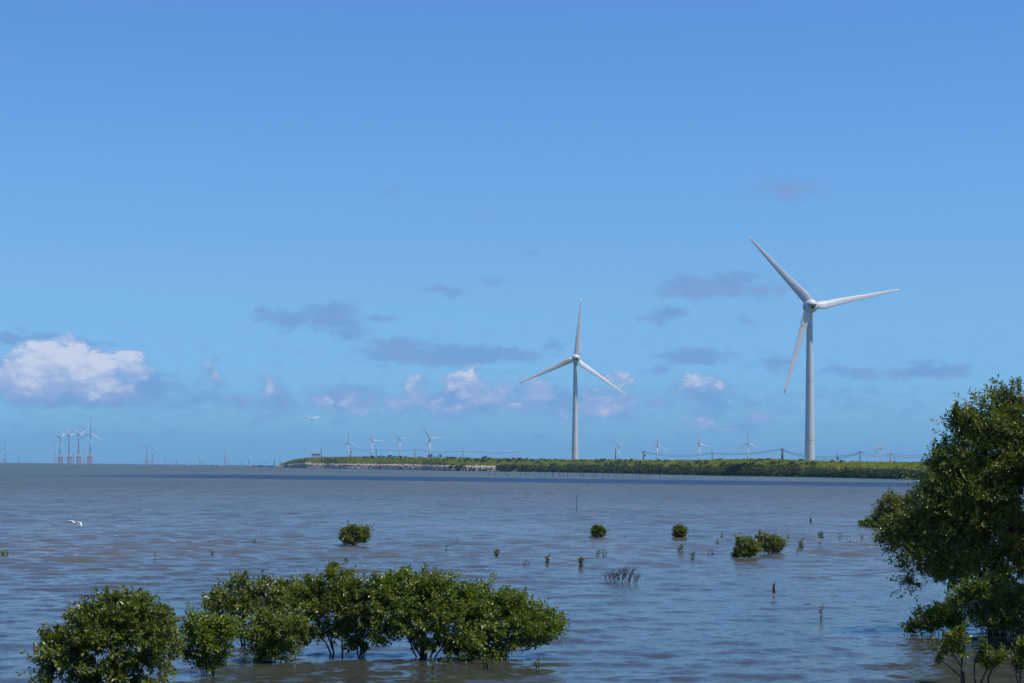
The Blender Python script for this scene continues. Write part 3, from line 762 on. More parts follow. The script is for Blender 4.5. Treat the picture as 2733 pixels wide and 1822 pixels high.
# hut
hc = at(845, 1220, 1680); k = 1680 / F
root = thing('hut', (hc.x, hc.y, hc.z - 1), 'small grey flat-roofed hut on the grass at the tip of the dike', 'hut')
mb = MB(); mb.box((0, 0, 2.1), (10 * k, 1.8, 1.9)); w_ = mb.build('wall', MAT['hut'], root)
mb = MB(); mb.box((0, 0, 4.15), (10.6 * k, 2.0, 0.14)); mb.build('roof', MAT['hut_roof'], root)
mb = MB(); mb.box((-9.0 * k, -1.83, 2.9), (0.9 * k, 0.04, 0.5)); mb.build('window', MAT['dark'], w_)
mb = MB(); mb.box((3.2 * k, -1.83, 2.4), (0.35 * k, 0.05, 1.5)); mb.build('door_frame', MAT['hut_roof'], w_)
mb = MB(); mb.box((-11.6 * k, -0.3, 3.0), (1.1 * k, 0.5, 0.45)); mb.build('water_tank', MAT['dark_stake'], root)
# platform
pc = at(2462, 1240, 800); k = 800 / F
root = thing('platform_shelter', (pc.x, pc.y, pc.z - 1), 'dark flat platform on short posts beside the big mangrove tree', 'shelter')
mb = MB(); mb.box((0, 0, 2.05), (21 * k, 2.0, 0.18)); mb.build('deck', MAT['dark_stake'], root)
for x_ in (-18, -9.5, -1, 8, 17):
    mb = MB(); mb.box((x_ * k, -1.4, 0.9), (0.7 * k, 0.12, 1.0)); mb.build('post', MAT['dark_stake'], root)
mb = MB(); mb.tube([(-23.5 * k, -1.5, 0), (-23.5 * k, -1.5, 2.1)], 0.12, 6); mb.build('side_post', MAT['dark_stake'], root)

# skyline shrubs: each a thing
pine = leaf_mat('shrub_needle', [(0.0, (0.020, 0.024, 0.018)), (0.5, (0.034, 0.040, 0.026)), (1.0, (0.060, 0.062, 0.038))], rough=0.8, trans=0.05, spec=0.15)
def shrub(px, ybase, wpx, hpx, D, label, upright=False, n=160, m=None):
    b = at(px, ybase, D); k = D / F
    root = thing('shrub', (b.x, b.y, b.z - 0.5), label, 'shrub', 'shrubs standing on the skyline of the dike')
    st_ = MB()
    W, H = wpx * k / 2, hpx * k
    tops = []
    for i in range(max(3, int(W * 1.6))):
        x = rnd.uniform(-W, W) * 0.9; h_ = H * (0.55 + 0.45 * rnd.random()) * (1 - 0.35 * abs(x / max(W, .1)))
        st_.tube([(x * 0.6, 0, -0.3), (x, rnd.uniform(-.4, .4), h_)], [0.12, 0.03], 4); tops.append((x, h_))
    st_.build('stem', MAT['dark_stake'], root)
    cs = []; rs = []
    for x, h_ in tops:
        cs.append((x, rnd.uniform(-.5, .5), h_ * 0.52)); rs.append((max(0.28, W / len(tops) * (0.9 if upright else 1.7)), 0.6, h_ * 0.5))
    clump_cloud(cs, rs, n // len(tops) + 20, 0.22 if upright else 0.3, m or pine, 'foliage', root)
for a in [(973,1221,22,8,1620,'low dark shrub at the left end of the dark shrub row'),(992,1221,20,9,1600,'dark rounded shrub left of the pole in the shrub row'),
          (1020,1220,26,8,1600,'dark flat-topped shrub right of the pole in the shrub row'),(1040,1220,24,9,1580,'dark shrub below the small turbine in the shrub row'),
          (1067,1221,24,9,1580,'dark shrub below the turbine with two blades in a V'),(1085,1221,18,6,1580,'low ragged shrub at the right end of the shrub row'),
          (1121,1222,22,7,1560,'small low shrub between the third pole and the tall grey shrub'),(1152,1223,22,17,1550,'bushy dark shrub leaning against the tall grey shrub'),
          (1172,1223,24,20,1540,'tall grey upswept shrub, the highest on the dike skyline'),(1192,1223,18,9,1540,'low spiky shrub right of the tall grey shrub'),
          (1222,1224,12,7,1500,'tiny dark shrub left of the fourth power pole'),(1229,1224,8,7,1500,'tiny dark shrub touching the fourth power pole'),
          (1290,1225,9,12,1450,'left of two small pine-like shrubs, round and dark'),(1297,1225,9,17,1450,'right of two small pine-like shrubs, taller and pointed'),(1306,1226,9,9,1450,'low bush at the foot of the pointed pine shrub'),
          (1344,1226,6,7,1400,'lone tiny bush before the wire-end pole'),(1404,1227,6,9,1350,'thin upright bush right of the wire-end pole'),(1463,1228,10,9,1200,'dark leafless-looking bush left of the second turbine tower'),
          (1608,1230,14,12,1100,'spiky bush group left of the lone dark post'),(1627,1230,12,10,1100,'spiky bush close against the lone dark post'),
          (1684,1231,8,11,1100,'single rounded bush midway between lone post and transformer pole'),(1701,1231,8,10,1100,'wispy bush left of the transformer pole'),(1845,1232,10,7,1000,'small dark bush under the wire before the plain pole'),
          (1926,1231,9,11,900,'rounded bush just right of the plain wire pole'),(2120,1231,10,9,900,'leafy bush between double pole and largest turbine'),(2280,1238,9,7,850,'low bush left of the tall crossarm pole')]:
    up = a[0] in (1172, 1192, 1297, 1404, 1608, 1627, 1701)
    shrub(*a, upright=up, m=(far_leaf if a[0] > 1600 else None))

# ------------------------------------------------------------------ boats
def hull(L, Wd, Hh, bow=1.0, m=None, name='hull', parent=None, rise=0.8):
    mb = MB(); rings = []
    for i in range(9):
        u = i / 8; x = (u - 0.5) * L
        w = Wd / 2 * (math.sin(min(1, u * 1.0 + 0.35) * math.pi * 0.5)) * (1 - max(0, (u - 0.7) / 0.3) ** 2 * 0.85)
        lift = rise * max(0, (u - 0.55) / 0.45) ** 2 + 0.15 * max(0, (0.2 - u) / 0.2)
        rings.append([Vector((x, -w, Hh + lift)), Vector((x, -w * 0.75, 0.0 + lift * 0.4)), Vector((x, 0, -0.15 + lift * 0.3)), Vector((x, w * 0.75, lift * 0.4)), Vector((x, w, Hh + lift)), Vector((x, w * .85, Hh + lift)), Vector((x, 0, Hh * 0.55 + lift)), Vector((x, -w * .85, Hh + lift))])
    mb.loft(rings); return mb.build(name, m, parent)
def boat(px0, px1, py, L_h, m, label, flip=False, extras=None, rise=0.8):
    w = water((px0 + px1) / 2, py); k = w.y / F; L = (px1 - px0) * k
    root = thing('boat', (w.x, w.y, 0), label, 'boat', 'boats and rafts moored off the dike tip')
    ht = hull(L, L * 0.2, L_h, m=MAT[m], parent=root, rise=rise)
    if flip: ht.rotation_euler.z = math.pi
    if extras: extras(root, k, L)
    return root
def ex_motor(r_, k, L):
    mb = MB(); mb.box((-L * 0.42, 0, 1.3), (0.5, 0.4, 0.7)); mb.build('outboard_motor', MAT['dark_stake'], r_)
    mb = MB(); mb.box((L * 0.1, 0, 1.0), (L * 0.03, 1.0, 0.25)); mb.build('thwart', MAT['boat_brown'], r_)
boat(447, 458, 1242.9, 0.8, 'boat_white', 'small white boat furthest left, bow hidden low in the water', extras=ex_motor)
boat(482, 504, 1243.7, 0.9, 'boat_white', 'white boat with dark stern below the reed clump', extras=ex_motor)
boat(564, 590.5, 1245.3, 0.9, 'boat_white', 'long pinkish white boat below the hazy turbine', extras=ex_motor, rise=1.1)
def ex_raft(r_, k, L):
    for x_, h_, m_ in ((-0.22, 1.6, 'boat_white'), (0.2, 2.0, 'boat_brown')):
        mb = MB(); mb.box((x_ * L, 0, h_ * 0.6), (L * 0.13, 1.0, h_ * 0.55)); mb.build('cargo_stack', MAT[m_], r_)
boat(657, 686, 1245.8, 0.5, 'dark_stake', 'dark raft piled with white and brown cargo left of the blue boat', extras=ex_raft, rise=0.3)
def ex_cab(r_, k, L):
    mb = MB(); mb.box((-0.3 * L, 0, 1.6), (L * 0.12, 1.1, 0.5)); mb.build('deck_gear', MAT['dark_stake'], r_)
    mb = MB(); mb.box((0.05 * L, 0, 1.5), (L * 0.08, 0.9, 0.35)); mb.build('crate_stack', MAT['hut'], r_)
boat(687, 734, 1246.2, 1.0, 'boat_blue', 'bright blue long boat with raised bow moored next to the dike tip', extras=ex_cab, rise=2.0)

# ------------------------------------------------------------------ stakes
def stake_label(px, h_):
    secs = [(350, 'far left of the open bay under the hazy offshore turbines'), (470, 'bay just left of the white boats'), (530, 'bay above the white boats'), (600, 'bay between the reed clump and the hazy turbine'), (700, 'bay behind the cargo raft'), (780, 'bay behind the blue boat'),
            (1345, 'stake row beside the last pale stones'), (1430, 'stake row left of the second turbine'), (1530, 'stake row close left of the second turbine'), (1592, 'stake row right under the second turbine'), (1650, 'stake row below the lone dark post'),
            (1735, 'stake row below the first transformer pole'), (1850, 'stake row left of the plain wire pole'), (1960, 'stake row below the plain wire pole'), (2060, 'stake row left of the double pole'), (2900, 'stake row end near the big tree')]
    for x, t_ in secs:
        if px < x: break
    size = 'tall thin' if h_ > 13 else ('medium thin' if h_ > 7.5 else 'short stubby')
    return '%s stake in the %s' % (size, t_)
def stake(px, ytop, ybot, rpx=0.55, m='bamboo', lean=0.0, label=None, group=None, name='oyster_stake'):
    w = water(px, ybot); k = w.y / F; top = at(px + lean, ytop, w.y)
    root = MB(); root.tube([(0, 0, -0.8), ((top.x - w.x) * 0.5 + rnd.uniform(-1, 1) * k * 0.3, 0, top.z * 0.5), (top.x - w.x, 0, top.z)], [rpx * k, rpx * k * 0.9, rpx * k * 0.6], 5)
    o = root.build(name, MAT[m], None, False, (w.x, w.y, 0))
    return tag(o, label or stake_label(px, ybot - ytop), 'stake', group or 'stakes standing in the water off the mangrove shore')
z4 = [(655,830,890,.45),(738,835,888,.6),(882,795,890,.5),(915,835,893,.55),(923,850,893,.5),(1090,800,890,.45),(1172,830,890,.6),(1180,850,890,.4),(1270,870,892,.35),(1303,855,895,.45),(1340,870,895,.3),
      (1367,835,893,.55),(1437,790,892,.45),(1540,820,893,.6),(1555,800,893,.5),(1642,790,895,.65),(1690,790,900,.6),(1745,810,897,.6),(1925,790,900,.5),(1945,790,900,.5),(1972,790,898,.65),(2093,850,900,.45),
      (2117,740,900,.6),(2135,840,900,.6),(2160,850,903,.5),(2250,845,900,.35),(2320,855,903,.45)]
z5 = [(70,855,905,.5),(160,850,900,.35),(228,850,905,.5),(318,770,905,.6),(352,830,905,.4),(428,850,907,.5),(500,820,905,.3),(568,790,907,.55),(622,860,908,.6),(673,830,908,.5),(745,830,908,.55),(773,760,908,.55),
      (820,815,908,.4),(948,770,910,.5),(512,900,920,.55),(670,905,922,.3),(790,905,922,.3),(1005,895,920,.3),(1165,910,920,.35),(1345,908,925,.4),(1385,915,930,.4),(1435,908,922,.9),(1507,880,925,.45),(1852,900,930,.5),(1908,893,928,.5),(1995,900,928,.3),
      (2025,888,930,.5),(2180,893,933,.55),(2237,905,930,.35),(2338,905,935,.4)]
z6 = [(1750,928,960,.5),(1905,930,960,.5),(1998,935,958,.3),(2038,930,963,.5),(2190,938,965,.45)]
for zz, ox in ((z4, 1180), (z5, 1580), (z6, 2030)):
    for x, a, b, r in zz:
        stake(ox + x / 5.2267, 1100 + a / 5.2267, 1100 + b / 5.2267, r * 1.15, rnd.choice(['bamboo', 'dark_stake', 'dark_stake']), rnd.uniform(-2.2, 0.8))
GL = 'stakes standing in the open bay by the moored boats'
LL = 'thin dark stake rising from open water among the moored boats'
for ox, L in ((0, [(665,722,745,.5),(1457,680,712,.5),(1542,722,752,.4),(1715,705,745,.3),(1830,710,745,.3),(2300,650,730,.6),(2195,690,735,.35)]),
              (450, [(35,690,735,.5),(105,655,735,.5),(120,680,735,.4),(240,688,740,.4),(300,700,740,.3),(362,692,740,.4),(418,728,765,.6),(605,700,745,.3),(845,655,745,.5),(1003,688,748,.4),(1032,690,748,.4),
                     (1197,690,750,.5),(1255,710,750,.3),(1275,695,750,.45),(1342,690,750,.35),(1372,708,750,.35),(1583,710,752,.5)])):
    for x, a, b, r in L:
        stake(ox + x / 5.2267, 1100 + a / 5.2267, 1100 + b / 5.2267, r * 1.15, 'dark_stake', rnd.uniform(-1.5, 1.5), None, GL)
stake(664.8, 1222, 1243.5, 0.8, 'dark_stake', -1.2, 'tall dark stake standing up behind the cargo raft', GL)
stake(732, 1228, 1245, 1.2, 'dark_stake', 0.3, 'thick dark stake at the bow of the blue boat', GL)
stake(748, 1230, 1245.5, 1.1, 'dark_stake', 0.0, 'thick dark stake between the blue boat and the dike tip', GL)
stake(543, 1230, 1243, 0.7, 'dark_stake', -2, 'leaning dark stake right of the reed clump in the bay', GL)
stake(1539.5, 1317, 1365, 0.75, 'dark_stake', -1.4, 'single long thin rod standing alone in the middle of the bay', 'lone rod', name='thin_rod')
# reed clump on a stick
w = water(534, 1243.5); k = w.y / F
root = thing('marker_bush', (w.x, w.y, 0), 'small dark leafy clump on a stick in the open bay', 'marker')
mb = MB(); mb.tube([(0, 0, -0.5), (0, 0, 8 * k)], 0.25 * k, 5); mb.build('stick', MAT['dark_stake'], root)
clump_cloud([(0, 0, 10 * k)], [(2.6 * k, 1, 3.8 * k)], 50, 0.5, far_leaf, 'foliage', root)

# ------------------------------------------------------------------ near wooden things
def w_obj(name, px, py, build, m, label, cat, z=0):
    w = water(px, py); k = w.y / F; mb = MB(); build(mb, k)
    o = mb.build(name, MAT[m], None, False, (w.x, w.y, z)); return tag(o, label, cat)
w_obj('wooden_post', 2164, 1396, lambda b, k: b.tube([(0, 0, -0.4), (0, 0, 6 * k), (-.3 * k, 0, 13.2 * k)], [2.4 * k, 2.3 * k, 2.4 * k], 9), 'dark_stake', 'short dark square-cut post sticking up from the water right of the bushes', 'post')
w_obj('driftwood_stump', 2066, 1583, lambda b, k: b.tube([(2 * k, 0, -0.3), (0, 0, 4 * k), (-1.2 * k, 0, 14 * k), (0.2 * k, 0, 23 * k), (2.2 * k, 0, 30 * k)], [4.0 * k, 3.9 * k, 3.4 * k, 2.6 * k, 0.4 * k], 8), 'dead_wood', 'pointed dark driftwood stump standing like a shark fin in the water', 'stump')
w_obj('floating_log', 2062, 1588, lambda b, k: b.tube([(-4 * k, 0, 0.0), (4 * k, 0, 1.0 * k), (7 * k, .02, -.2 * k)], [1.6 * k, 2.2 * k, 1.0 * k], 7), 'pale_wood', 'pale lump of wood at the foot of the pointed stump', 'driftwood')
w_obj('floating_stick', 2066, 1608, lambda b, k: b.tube([(-9 * k, 0, 0.01), (9 * k, 0, 0.012)], 1.0 * k, 6), 'dead_wood', 'short dark stick floating below the pointed stump', 'stick')
w_obj('floating_stick', 2155, 1614, lambda b, k: b.tube([(-10 * k, 0, 0.005), (9 * k, 0.05, 0.02)], [0.6 * k, 1.4 * k], 6), 'dead_wood', 'short dark stick floating right of the pointed stump', 'stick')
w_obj('broken_stump', 94, 1732, lambda b, k: b.tube([(0, 0, -0.3), (0.5 * k, 0, 8 * k), (-2 * k, 0, 17 * k)], [5 * k, 5.5 * k, 4.2 * k], 8), 'pale_wood', 'short broken brown stump in the water at the far left', 'stump')
A_ = water(2172, 1540); B_ = at(2412, 1523, A_.y * 0.98)
mb = MB(); mb.tube([Vector((0, 0, 0.01)), (B_ - A_) * 0.5 + Vector((0, 0, -0.02)), B_ - A_], [0.006, 0.008, 0.009], 6)
tag(mb.build('bamboo_pole', MAT['bamboo'], None, False, (A_.x, A_.y, 0)), 'long thin bamboo pole slanting from the water up into the big mangrove tree', 'pole')
w = at(2500, 1618, 31.5); e = at(2586, 1608, 32.5)
mb = MB(); mb.tube([(0, 0, 0), (e - w) * 0.35 + Vector((0, 0, 0.02)), (e - w) * 0.7, (e - w)], [0.022, 0.026, 0.02, 0.016], 7)
tag(mb.build('bare_log', MAT['pale_wood'], None, False, tuple(w)), 'pale pinkish bare log lying across the small bush under the big tree', 'log')
w = at(2440, 1425, 30.3); e = at(2478, 1409, 30.8)
mb = MB(); mb.tube([(0, 0, 0), (e - w) * .55, (e - w)], [0.012, 0.016, 0.008], 6); mb.tube([(e - w) * .6, (e - w) * .6 + Vector((0.15, 0, -.08))], [0.01, 0.004], 5)
tag(mb.build('dead_branch', MAT['pale_wood'], None, False, tuple(w)), 'pale dead branch showing in the lower left foliage of the big tree', 'branch')

# ------------------------------------------------------------------ mangroves
def leaves(base, dirv, length, width, m, name, parent):
    """oval folded leaves: two quads each"""
    n = len(base)
    d = dirv / np.linalg.norm(dirv, axis=1)[:, None]
    r = rng.normal(size=(n, 3)) * 0.8; r[:, 2] += 1.1; r[:, 0] += 0.25
    side = np.cross(d, r); side /= np.linalg.norm(side, axis=1)[:, None]
    nr = np.cross(side, d); nr = np.where(nr[:, 2:3] < 0, -nr, nr)
    L = length[:, None]; W = width[:, None]
    cup = 0.16 * W
    tip = base + d * L - nr * L * (0.05 + 0.15 * rng.random(n)[:, None])
    v = np.stack([base, base + d * L * .30 - side * W * .5 + nr * cup, base + d * L * .72 - side * W * .42 + nr * cup, tip,
                  base + d * L * .72 + side * W * .42 + nr * cup, base + d * L * .30 + side * W * .5 + nr * cup], 1).reshape(-1, 3)
    i = np.arange(n)[:, None] * 6
    Q = np.concatenate([i + np.array([[0, 1, 2, 3]]), i + np.array([[0, 3, 4, 5]])], 0)
    return link(name, np_mesh(name, v, Q, m), parent)

def mangrove(name, px, py, lobes, label, cat='mangrove', group=None, n_twigs=500, leaf=0.045, m='leaf', nstem=5, stem_r=0.014, D=None, per=8, depth=0.85,
             shell=0.5, twiglen=0.10, clus=0.055, tpc=9, top=None, bot=None, dw=0.4):
    """px,py: foot in the photograph. lobes: (cx, cy, rx, ry[, dy metres]) in photograph pixels, or top / bot height profiles with half depth dw.
    Foliage grows in sprays: cluster centres spread in the crown, several twigs each, leaf pairs on every twig."""
    w = water(px, py) if D is None else at(px, py, D)
    if D is not None: w.z = 0
    k = w.y / F
    root = thing(name, tuple(w), label, cat, group)
    nc = max(6, n_twigs // tpc)
    LC = []
    if top:
        tx = np.array([t[0] for t in top], float); ty = np.array([t[1] for t in top], float)
        bx = np.array([t[0] for t in bot], float); by = np.array([t[1] for t in bot], float)
        xs = rng.uniform(tx[0] + 17, tx[-1] - 17, nc * 6); yt = np.interp(xs, tx, ty); yb = np.interp(xs, bx, by)
        keep = rng.random(len(xs)) < (yb - yt) / (yb - yt).max(); xs = xs[keep][:nc]; yt = yt[keep][:nc]; yb = yb[keep][:nc]; nc = len(xs)
        q = rng.uniform(-1, 1, nc)
        yt = yt + 7 + 9 * np.array([mnoise.noise(Vector((x * 0.045, y_ * 2, px))) for x, y_ in zip(xs, q)])
        v = np.where(rng.random(nc) < 0.45, 1 - 0.3 * rng.random(nc) ** 1.3, rng.random(nc))
        def zz(x_, y_):
            p_ = at(x_, y_, w.y) - w; return p_.x, p_.z
        P_ = []
        for x_, a_, b_, v_, q_ in zip(xs, yt, yb, v, q):
            X0, Z1 = zz(x_, a_); _, Z0 = zz(x_, b_)
            Z1 = Z0 + (Z1 - Z0) * (1 - 0.42 * q_ * q_); Zv = Z0 + (Z1 - Z0) * v_
            P_.append((X0, q_ * dw * math.sqrt(max(0.15, 1 - abs(v_ - .5))), max(0.03, Zv)))
        CC = np.array(P_)
        mid = CC.mean(0); ext = np.abs(CC - mid).max(0) + 1e-6
        cd = (CC - mid) / ext; cd[:, 2] = cd[:, 2] * .6 + 0.45; cd /= np.linalg.norm(cd, axis=1)[:, None]
        for x_ in np.linspace(tx[0], tx[-1], 7)[1:-1]:
            a_ = np.interp(x_, tx, ty); b_ = np.interp(x_, bx, by); X0, Z1 = zz(x_, a_); _, Z0 = zz(x_, b_)
            LC.append((np.array((X0, 0, (Z0 + Z1) / 2)), np.array(((tx[-1] - tx[0]) * k / 8, dw * .6, (Z1 - Z0) / 2))))
    else:
        for lb in lobes:
            dy = lb[4] if len(lb) > 4 else 0.0
            s_ = (w.y + dy) / w.y; cc = (at(lb[0], lb[1], w.y + dy) - w)
            LC.append((np.array(cc), np.array([lb[2] * k * s_, (lb[2] * 0.6 + lb[3] * 0.4) * k * depth, lb[3] * k * s_])))
        vol = np.array([l[1][0] * l[1][2] for l in LC]); pr = vol / vol.sum()
        which = rng.choice(len(LC), nc, p=pr)
        C = np.array([LC[i][0] for i in which]); R = np.array([LC[i][1] for i in which])
        cd = rng.normal(size=(nc, 3)); cd /= np.linalg.norm(cd, axis=1)[:, None]
        lump = np.array([mnoise.noise(Vector(tuple(x * 2.3 + c * 3))) for x, c in zip(cd, C)])
        rr = (shell + (1 - shell) * rng.random(nc) ** 0.55) * (1 + 0.32 * lump)
        CC = C + cd * R * rr[:, None] * 0.97
        cd = cd * np.array([1, 1, .7]) + np.array([0, 0, 0.35]); cd /= np.linalg.norm(cd, axis=1)[:, None]
    sc = (0.6 + 0.8 * rng.random(nc)) * clus
    T0 = np.repeat(np.arange(nc), tpc); n = len(T0)
    g_ = rng.normal(size=(n, 3)); g_ *= np.array([1, 1, 0.75])
    p = CC[T0] + g_ * sc[T0][:, None] + cd[T0] * (sc[T0] * rng.random(n) * 1.4)[:, None]
    shoot = rng.random(nc) < 0.10                       # a few long upright shoots stand proud of the crown
    up_ = shoot[T0]; p[up_] = CC[T0][up_] + np.stack([rng.normal(0, .012, up_.sum()), rng.normal(0, .012, up_.sum()), rng.random(up_.sum()) * clus * 2.4], -1)
    tdir = cd[T0] + g_ * 0.45 + np.array([0, 0, 0.25]); tdir /= np.linalg.norm(tdir, axis=1)[:, None]
    ok = p[:, 2] > 0.02; p = p[ok]; tdir = tdir[ok]; n = len(p)
    tl = twiglen * (0.7 + 0.6 * rng.random(n))
    # leaves: opposite pairs along each twig, a rosette at its end
    T = np.repeat(np.arange(n), per); j = np.tile(np.arange(per), n)
    u = (j // 2) / max(1, (per // 2 - 1)) 
    u = np.clip(u + rng.normal(0, .06, len(u)), 0, 1.05)
    base = p[T] - tdir[T] * (tl[T] * (1 - u))[:, None]
    a = rng.normal(size=(len(T), 3)); a -= tdir[T] * (a * tdir[T]).sum(1)[:, None]; a /= np.linalg.norm(a, axis=1)[:, None]
    ld = a * (1.05 - 0.4 * u)[:, None] + tdir[T] * (0.30 + 0.45 * u)[:, None]
    ln = leaf * (0.65 + 0.6 * rng.random(len(T)))
    leaves(base + a * 0.004, ld, ln, ln * (0.42 + 0.14 * rng.random(len(T))), MAT[m], 'foliage', root)
    # branches: each lobe is fed by limbs from the foot, which split towards the twigs
    st_ = MB(); br = MB(); limbs = []
    ns = max(nstem, 1)
    for i in range(ns):
        lc, lr = LC[i % len(LC)]
        fx = rnd.uniform(-1, 1) * stem_r * 6
        b0 = Vector((fx, rnd.uniform(-1, 1) * stem_r * 5, -0.15))
        e = Vector(lc) + Vector((rnd.uniform(-.55, .55) * lr[0], rnd.uniform(-.5, .5) * lr[1], rnd.uniform(-.35, .35) * lr[2]))
        m1 = b0.lerp(e, 0.45) + Vector((rnd.uniform(-1, 1), rnd.uniform(-1, 1), 0.3)) * stem_r * 5
        m1.x = b0.x + (m1.x - b0.x) * 0.75
        pts = [b0, b0.lerp(m1, .5) + Vector((rnd.uniform(-1, 1), 0, 0)) * stem_r * 1.5, m1, m1.lerp(e, .5) + Vector((rnd.uniform(-1, 1), rnd.uniform(-1, 1), 0)) * stem_r * 2, e]
        st_.tube(pts, [stem_r, stem_r * .9, stem_r * .75, stem_r * .55, stem_r * .35], 6); limbs.append(pts)
    L_ = np.array([tuple(q) for pts in limbs for q in pts[2:]])
    nb = min(n, 260 if n < 2500 else 900)
    for i in rng.choice(n, nb, replace=False):
        dd = ((L_ - p[i]) ** 2).sum(1); s = L_[np.argmin(dd)]
        if dd.min() > 0.8: continue
        a0 = Vector(tuple(s)); e = Vector(tuple(p[i])); mid = a0.lerp(e, .5) + Vector((rnd.uniform(-1, 1), rnd.uniform(-1, 1), -.5)) * (e - a0).length * 0.12
        br.tube([a0, mid, e], [stem_r * .32, stem_r * .2, stem_r * .1], 4, False)
    st_.build('stem', MAT['bark'], root, True)
    tag(br.build('branches', MAT['bark'], root), kind='stuff')
    return root

GB = 'mangrove bushes standing in the near water'
mangrove('mangrove_bush', 300, 1838, None, 'large round mangrove bush at the bottom left corner, cut off by the picture edge', group=GB, n_twigs=2900, m='leaf', nstem=9, dw=0.62, leaf=0.05,
    top=[(100,1800),(111,1700),(150,1680),(186,1650),(213,1620),(264,1576),(300,1592),(356,1563),(400,1592),(444,1630),(465,1680),(472,1770)], bot=[(100,1805),(140,1838),(460,1838),(472,1785)])
mangrove('mangrove_bush', 563, 1800, None, 'small rounded mangrove bush just right of the bottom left one', group=GB, n_twigs=850, nstem=7, m='leaf_bright', stem_r=0.008, dw=0.3, leaf=0.048,
    top=[(474,1690),(485,1655),(512,1630),(545,1648),(600,1640),(636,1652),(650,1700)], bot=[(474,1700),(500,1765),(540,1784),(600,1780),(650,1710)])
mangrove('mangrove_bush', 658, 1724, None, 'dark mangrove with a single thick trunk, left part of the long bush group', group=GB, n_twigs=1500, nstem=3, m='leaf_dark', stem_r=0.018, dw=0.45, leaf=0.048,
    top=[(535,1640),(555,1600),(590,1560),(652,1530),(723,1535),(774,1556),(810,1575)], bot=[(535,1655),(590,1690),(640,1700),(720,1712),(810,1705)])
mangrove('mangrove_bush', 715, 1766, None, 'light green mangrove bush on many thin stems before the single-trunk one', group=GB, n_twigs=850, nstem=11, m='leaf', stem_r=0.006, dw=0.3, leaf=0.046,
    top=[(655,1690),(680,1650),(740,1625),(800,1640),(830,1680)], bot=[(655,1700),(690,1752),(730,1766),(780,1748),(830,1700)])
mangrove('mangrove_bush', 900, 1745, None, 'tallest spiky mangrove of the long bush group with two dark trunks', group=GB, n_twigs=1700, nstem=4, m='leaf', stem_r=0.015, dw=0.45, leaf=0.05,
    top=[(760,1575),(800,1548),(838,1530),(870,1538),(887,1508),(905,1530),(927,1518),(965,1550)], bot=[(760,1700),(830,1710),(880,1690),(925,1688),(965,1700)])
mangrove('mangrove_bush', 962, 1750, None, 'thin mangrove bush on fanned stems left of the big rounded one', group=GB, n_twigs=750, nstem=9, m='leaf', stem_r=0.007, dw=0.28, leaf=0.048,
    top=[(910,1580),(945,1550),(971,1527),(1005,1545),(1035,1580)], bot=[(910,1680),(930,1725),(985,1738),(1035,1715)])
mangrove('mangrove_bush', 1130, 1755, None, 'big rounded light green mangrove, the largest of the long bush group', group=GB, n_twigs=3300, nstem=12, m='leaf_bright', stem_r=0.013, dw=0.6, leaf=0.05,
    top=[(985,1575),(1018,1546),(1056,1536),(1086,1516),(1137,1514),(1178,1528),(1236,1555),(1267,1575),(1310,1610)], bot=[(985,1695),(1040,1718),(1100,1722),(1180,1730),(1200,1752),(1310,1760)])
mangrove('mangrove_bush', 1305, 1752, None, 'mangrove tapering to the right end of the long bush group', group=GB, n_twigs=2500, nstem=12, m='leaf_bright', stem_r=0.010, dw=0.45, leaf=0.048,
    top=[(1235,1592),(1267,1560),(1345,1562),(1400,1592),(1462,1624),(1508,1652)], bot=[(1235,1742),(1290,1764),(1345,1762),(1360,1732),(1415,1718),(1482,1702),(1508,1668)])
mangrove('mangrove_bush', 948, 1457, [(948,1430,40,24,0),(935,1418,24,16,0),(968,1420,20,16,0)],
         'lone compact mangrove bush in open water above the long bush group', group='small bushes in the middle of the bay', n_twigs=800, nstem=5, m='leaf_dark', leaf=0.062, tpc=5, clus=0.06)
mangrove('mangrove_bush', 1597, 1435, [(1597,1418,18,15,0)], 'small round bush, left of the two round bushes in mid bay', group='small bushes in the middle of the bay', n_twigs=320, nstem=4, m='leaf', leaf=0.07, tpc=4, clus=0.04)
mangrove('mangrove_bush', 1815, 1435, [(1815,1419,17,14,0)], 'small round bush, right of the two round bushes in mid bay', group='small bushes in the middle of the bay', n_twigs=280, nstem=4, m='leaf', leaf=0.07, tpc=4, clus=0.04)
mangrove('mangrove_bush', 1996, 1488, [(1995,1466,34,17,0),(1978,1450,10,16,0),(2006,1447,8,14,0),(1972,1478,14,10,0)], 'low mangrove bush, left one of the touching pair on the right', group='small bushes in the middle of the bay', n_twigs=650, nstem=5, m='leaf_dark', leaf=0.06, tpc=5)
mangrove('mangrove_bush', 2055, 1477, [(2055,1451,32,20,0),(2025,1432,9,12,0),(2075,1455,16,16,0)], 'low mangrove bush, right one of the touching pair on the right', group='small bushes in the middle of the bay', n_twigs=600, nstem=5, m='leaf_dark', leaf=0.06, tpc=5)

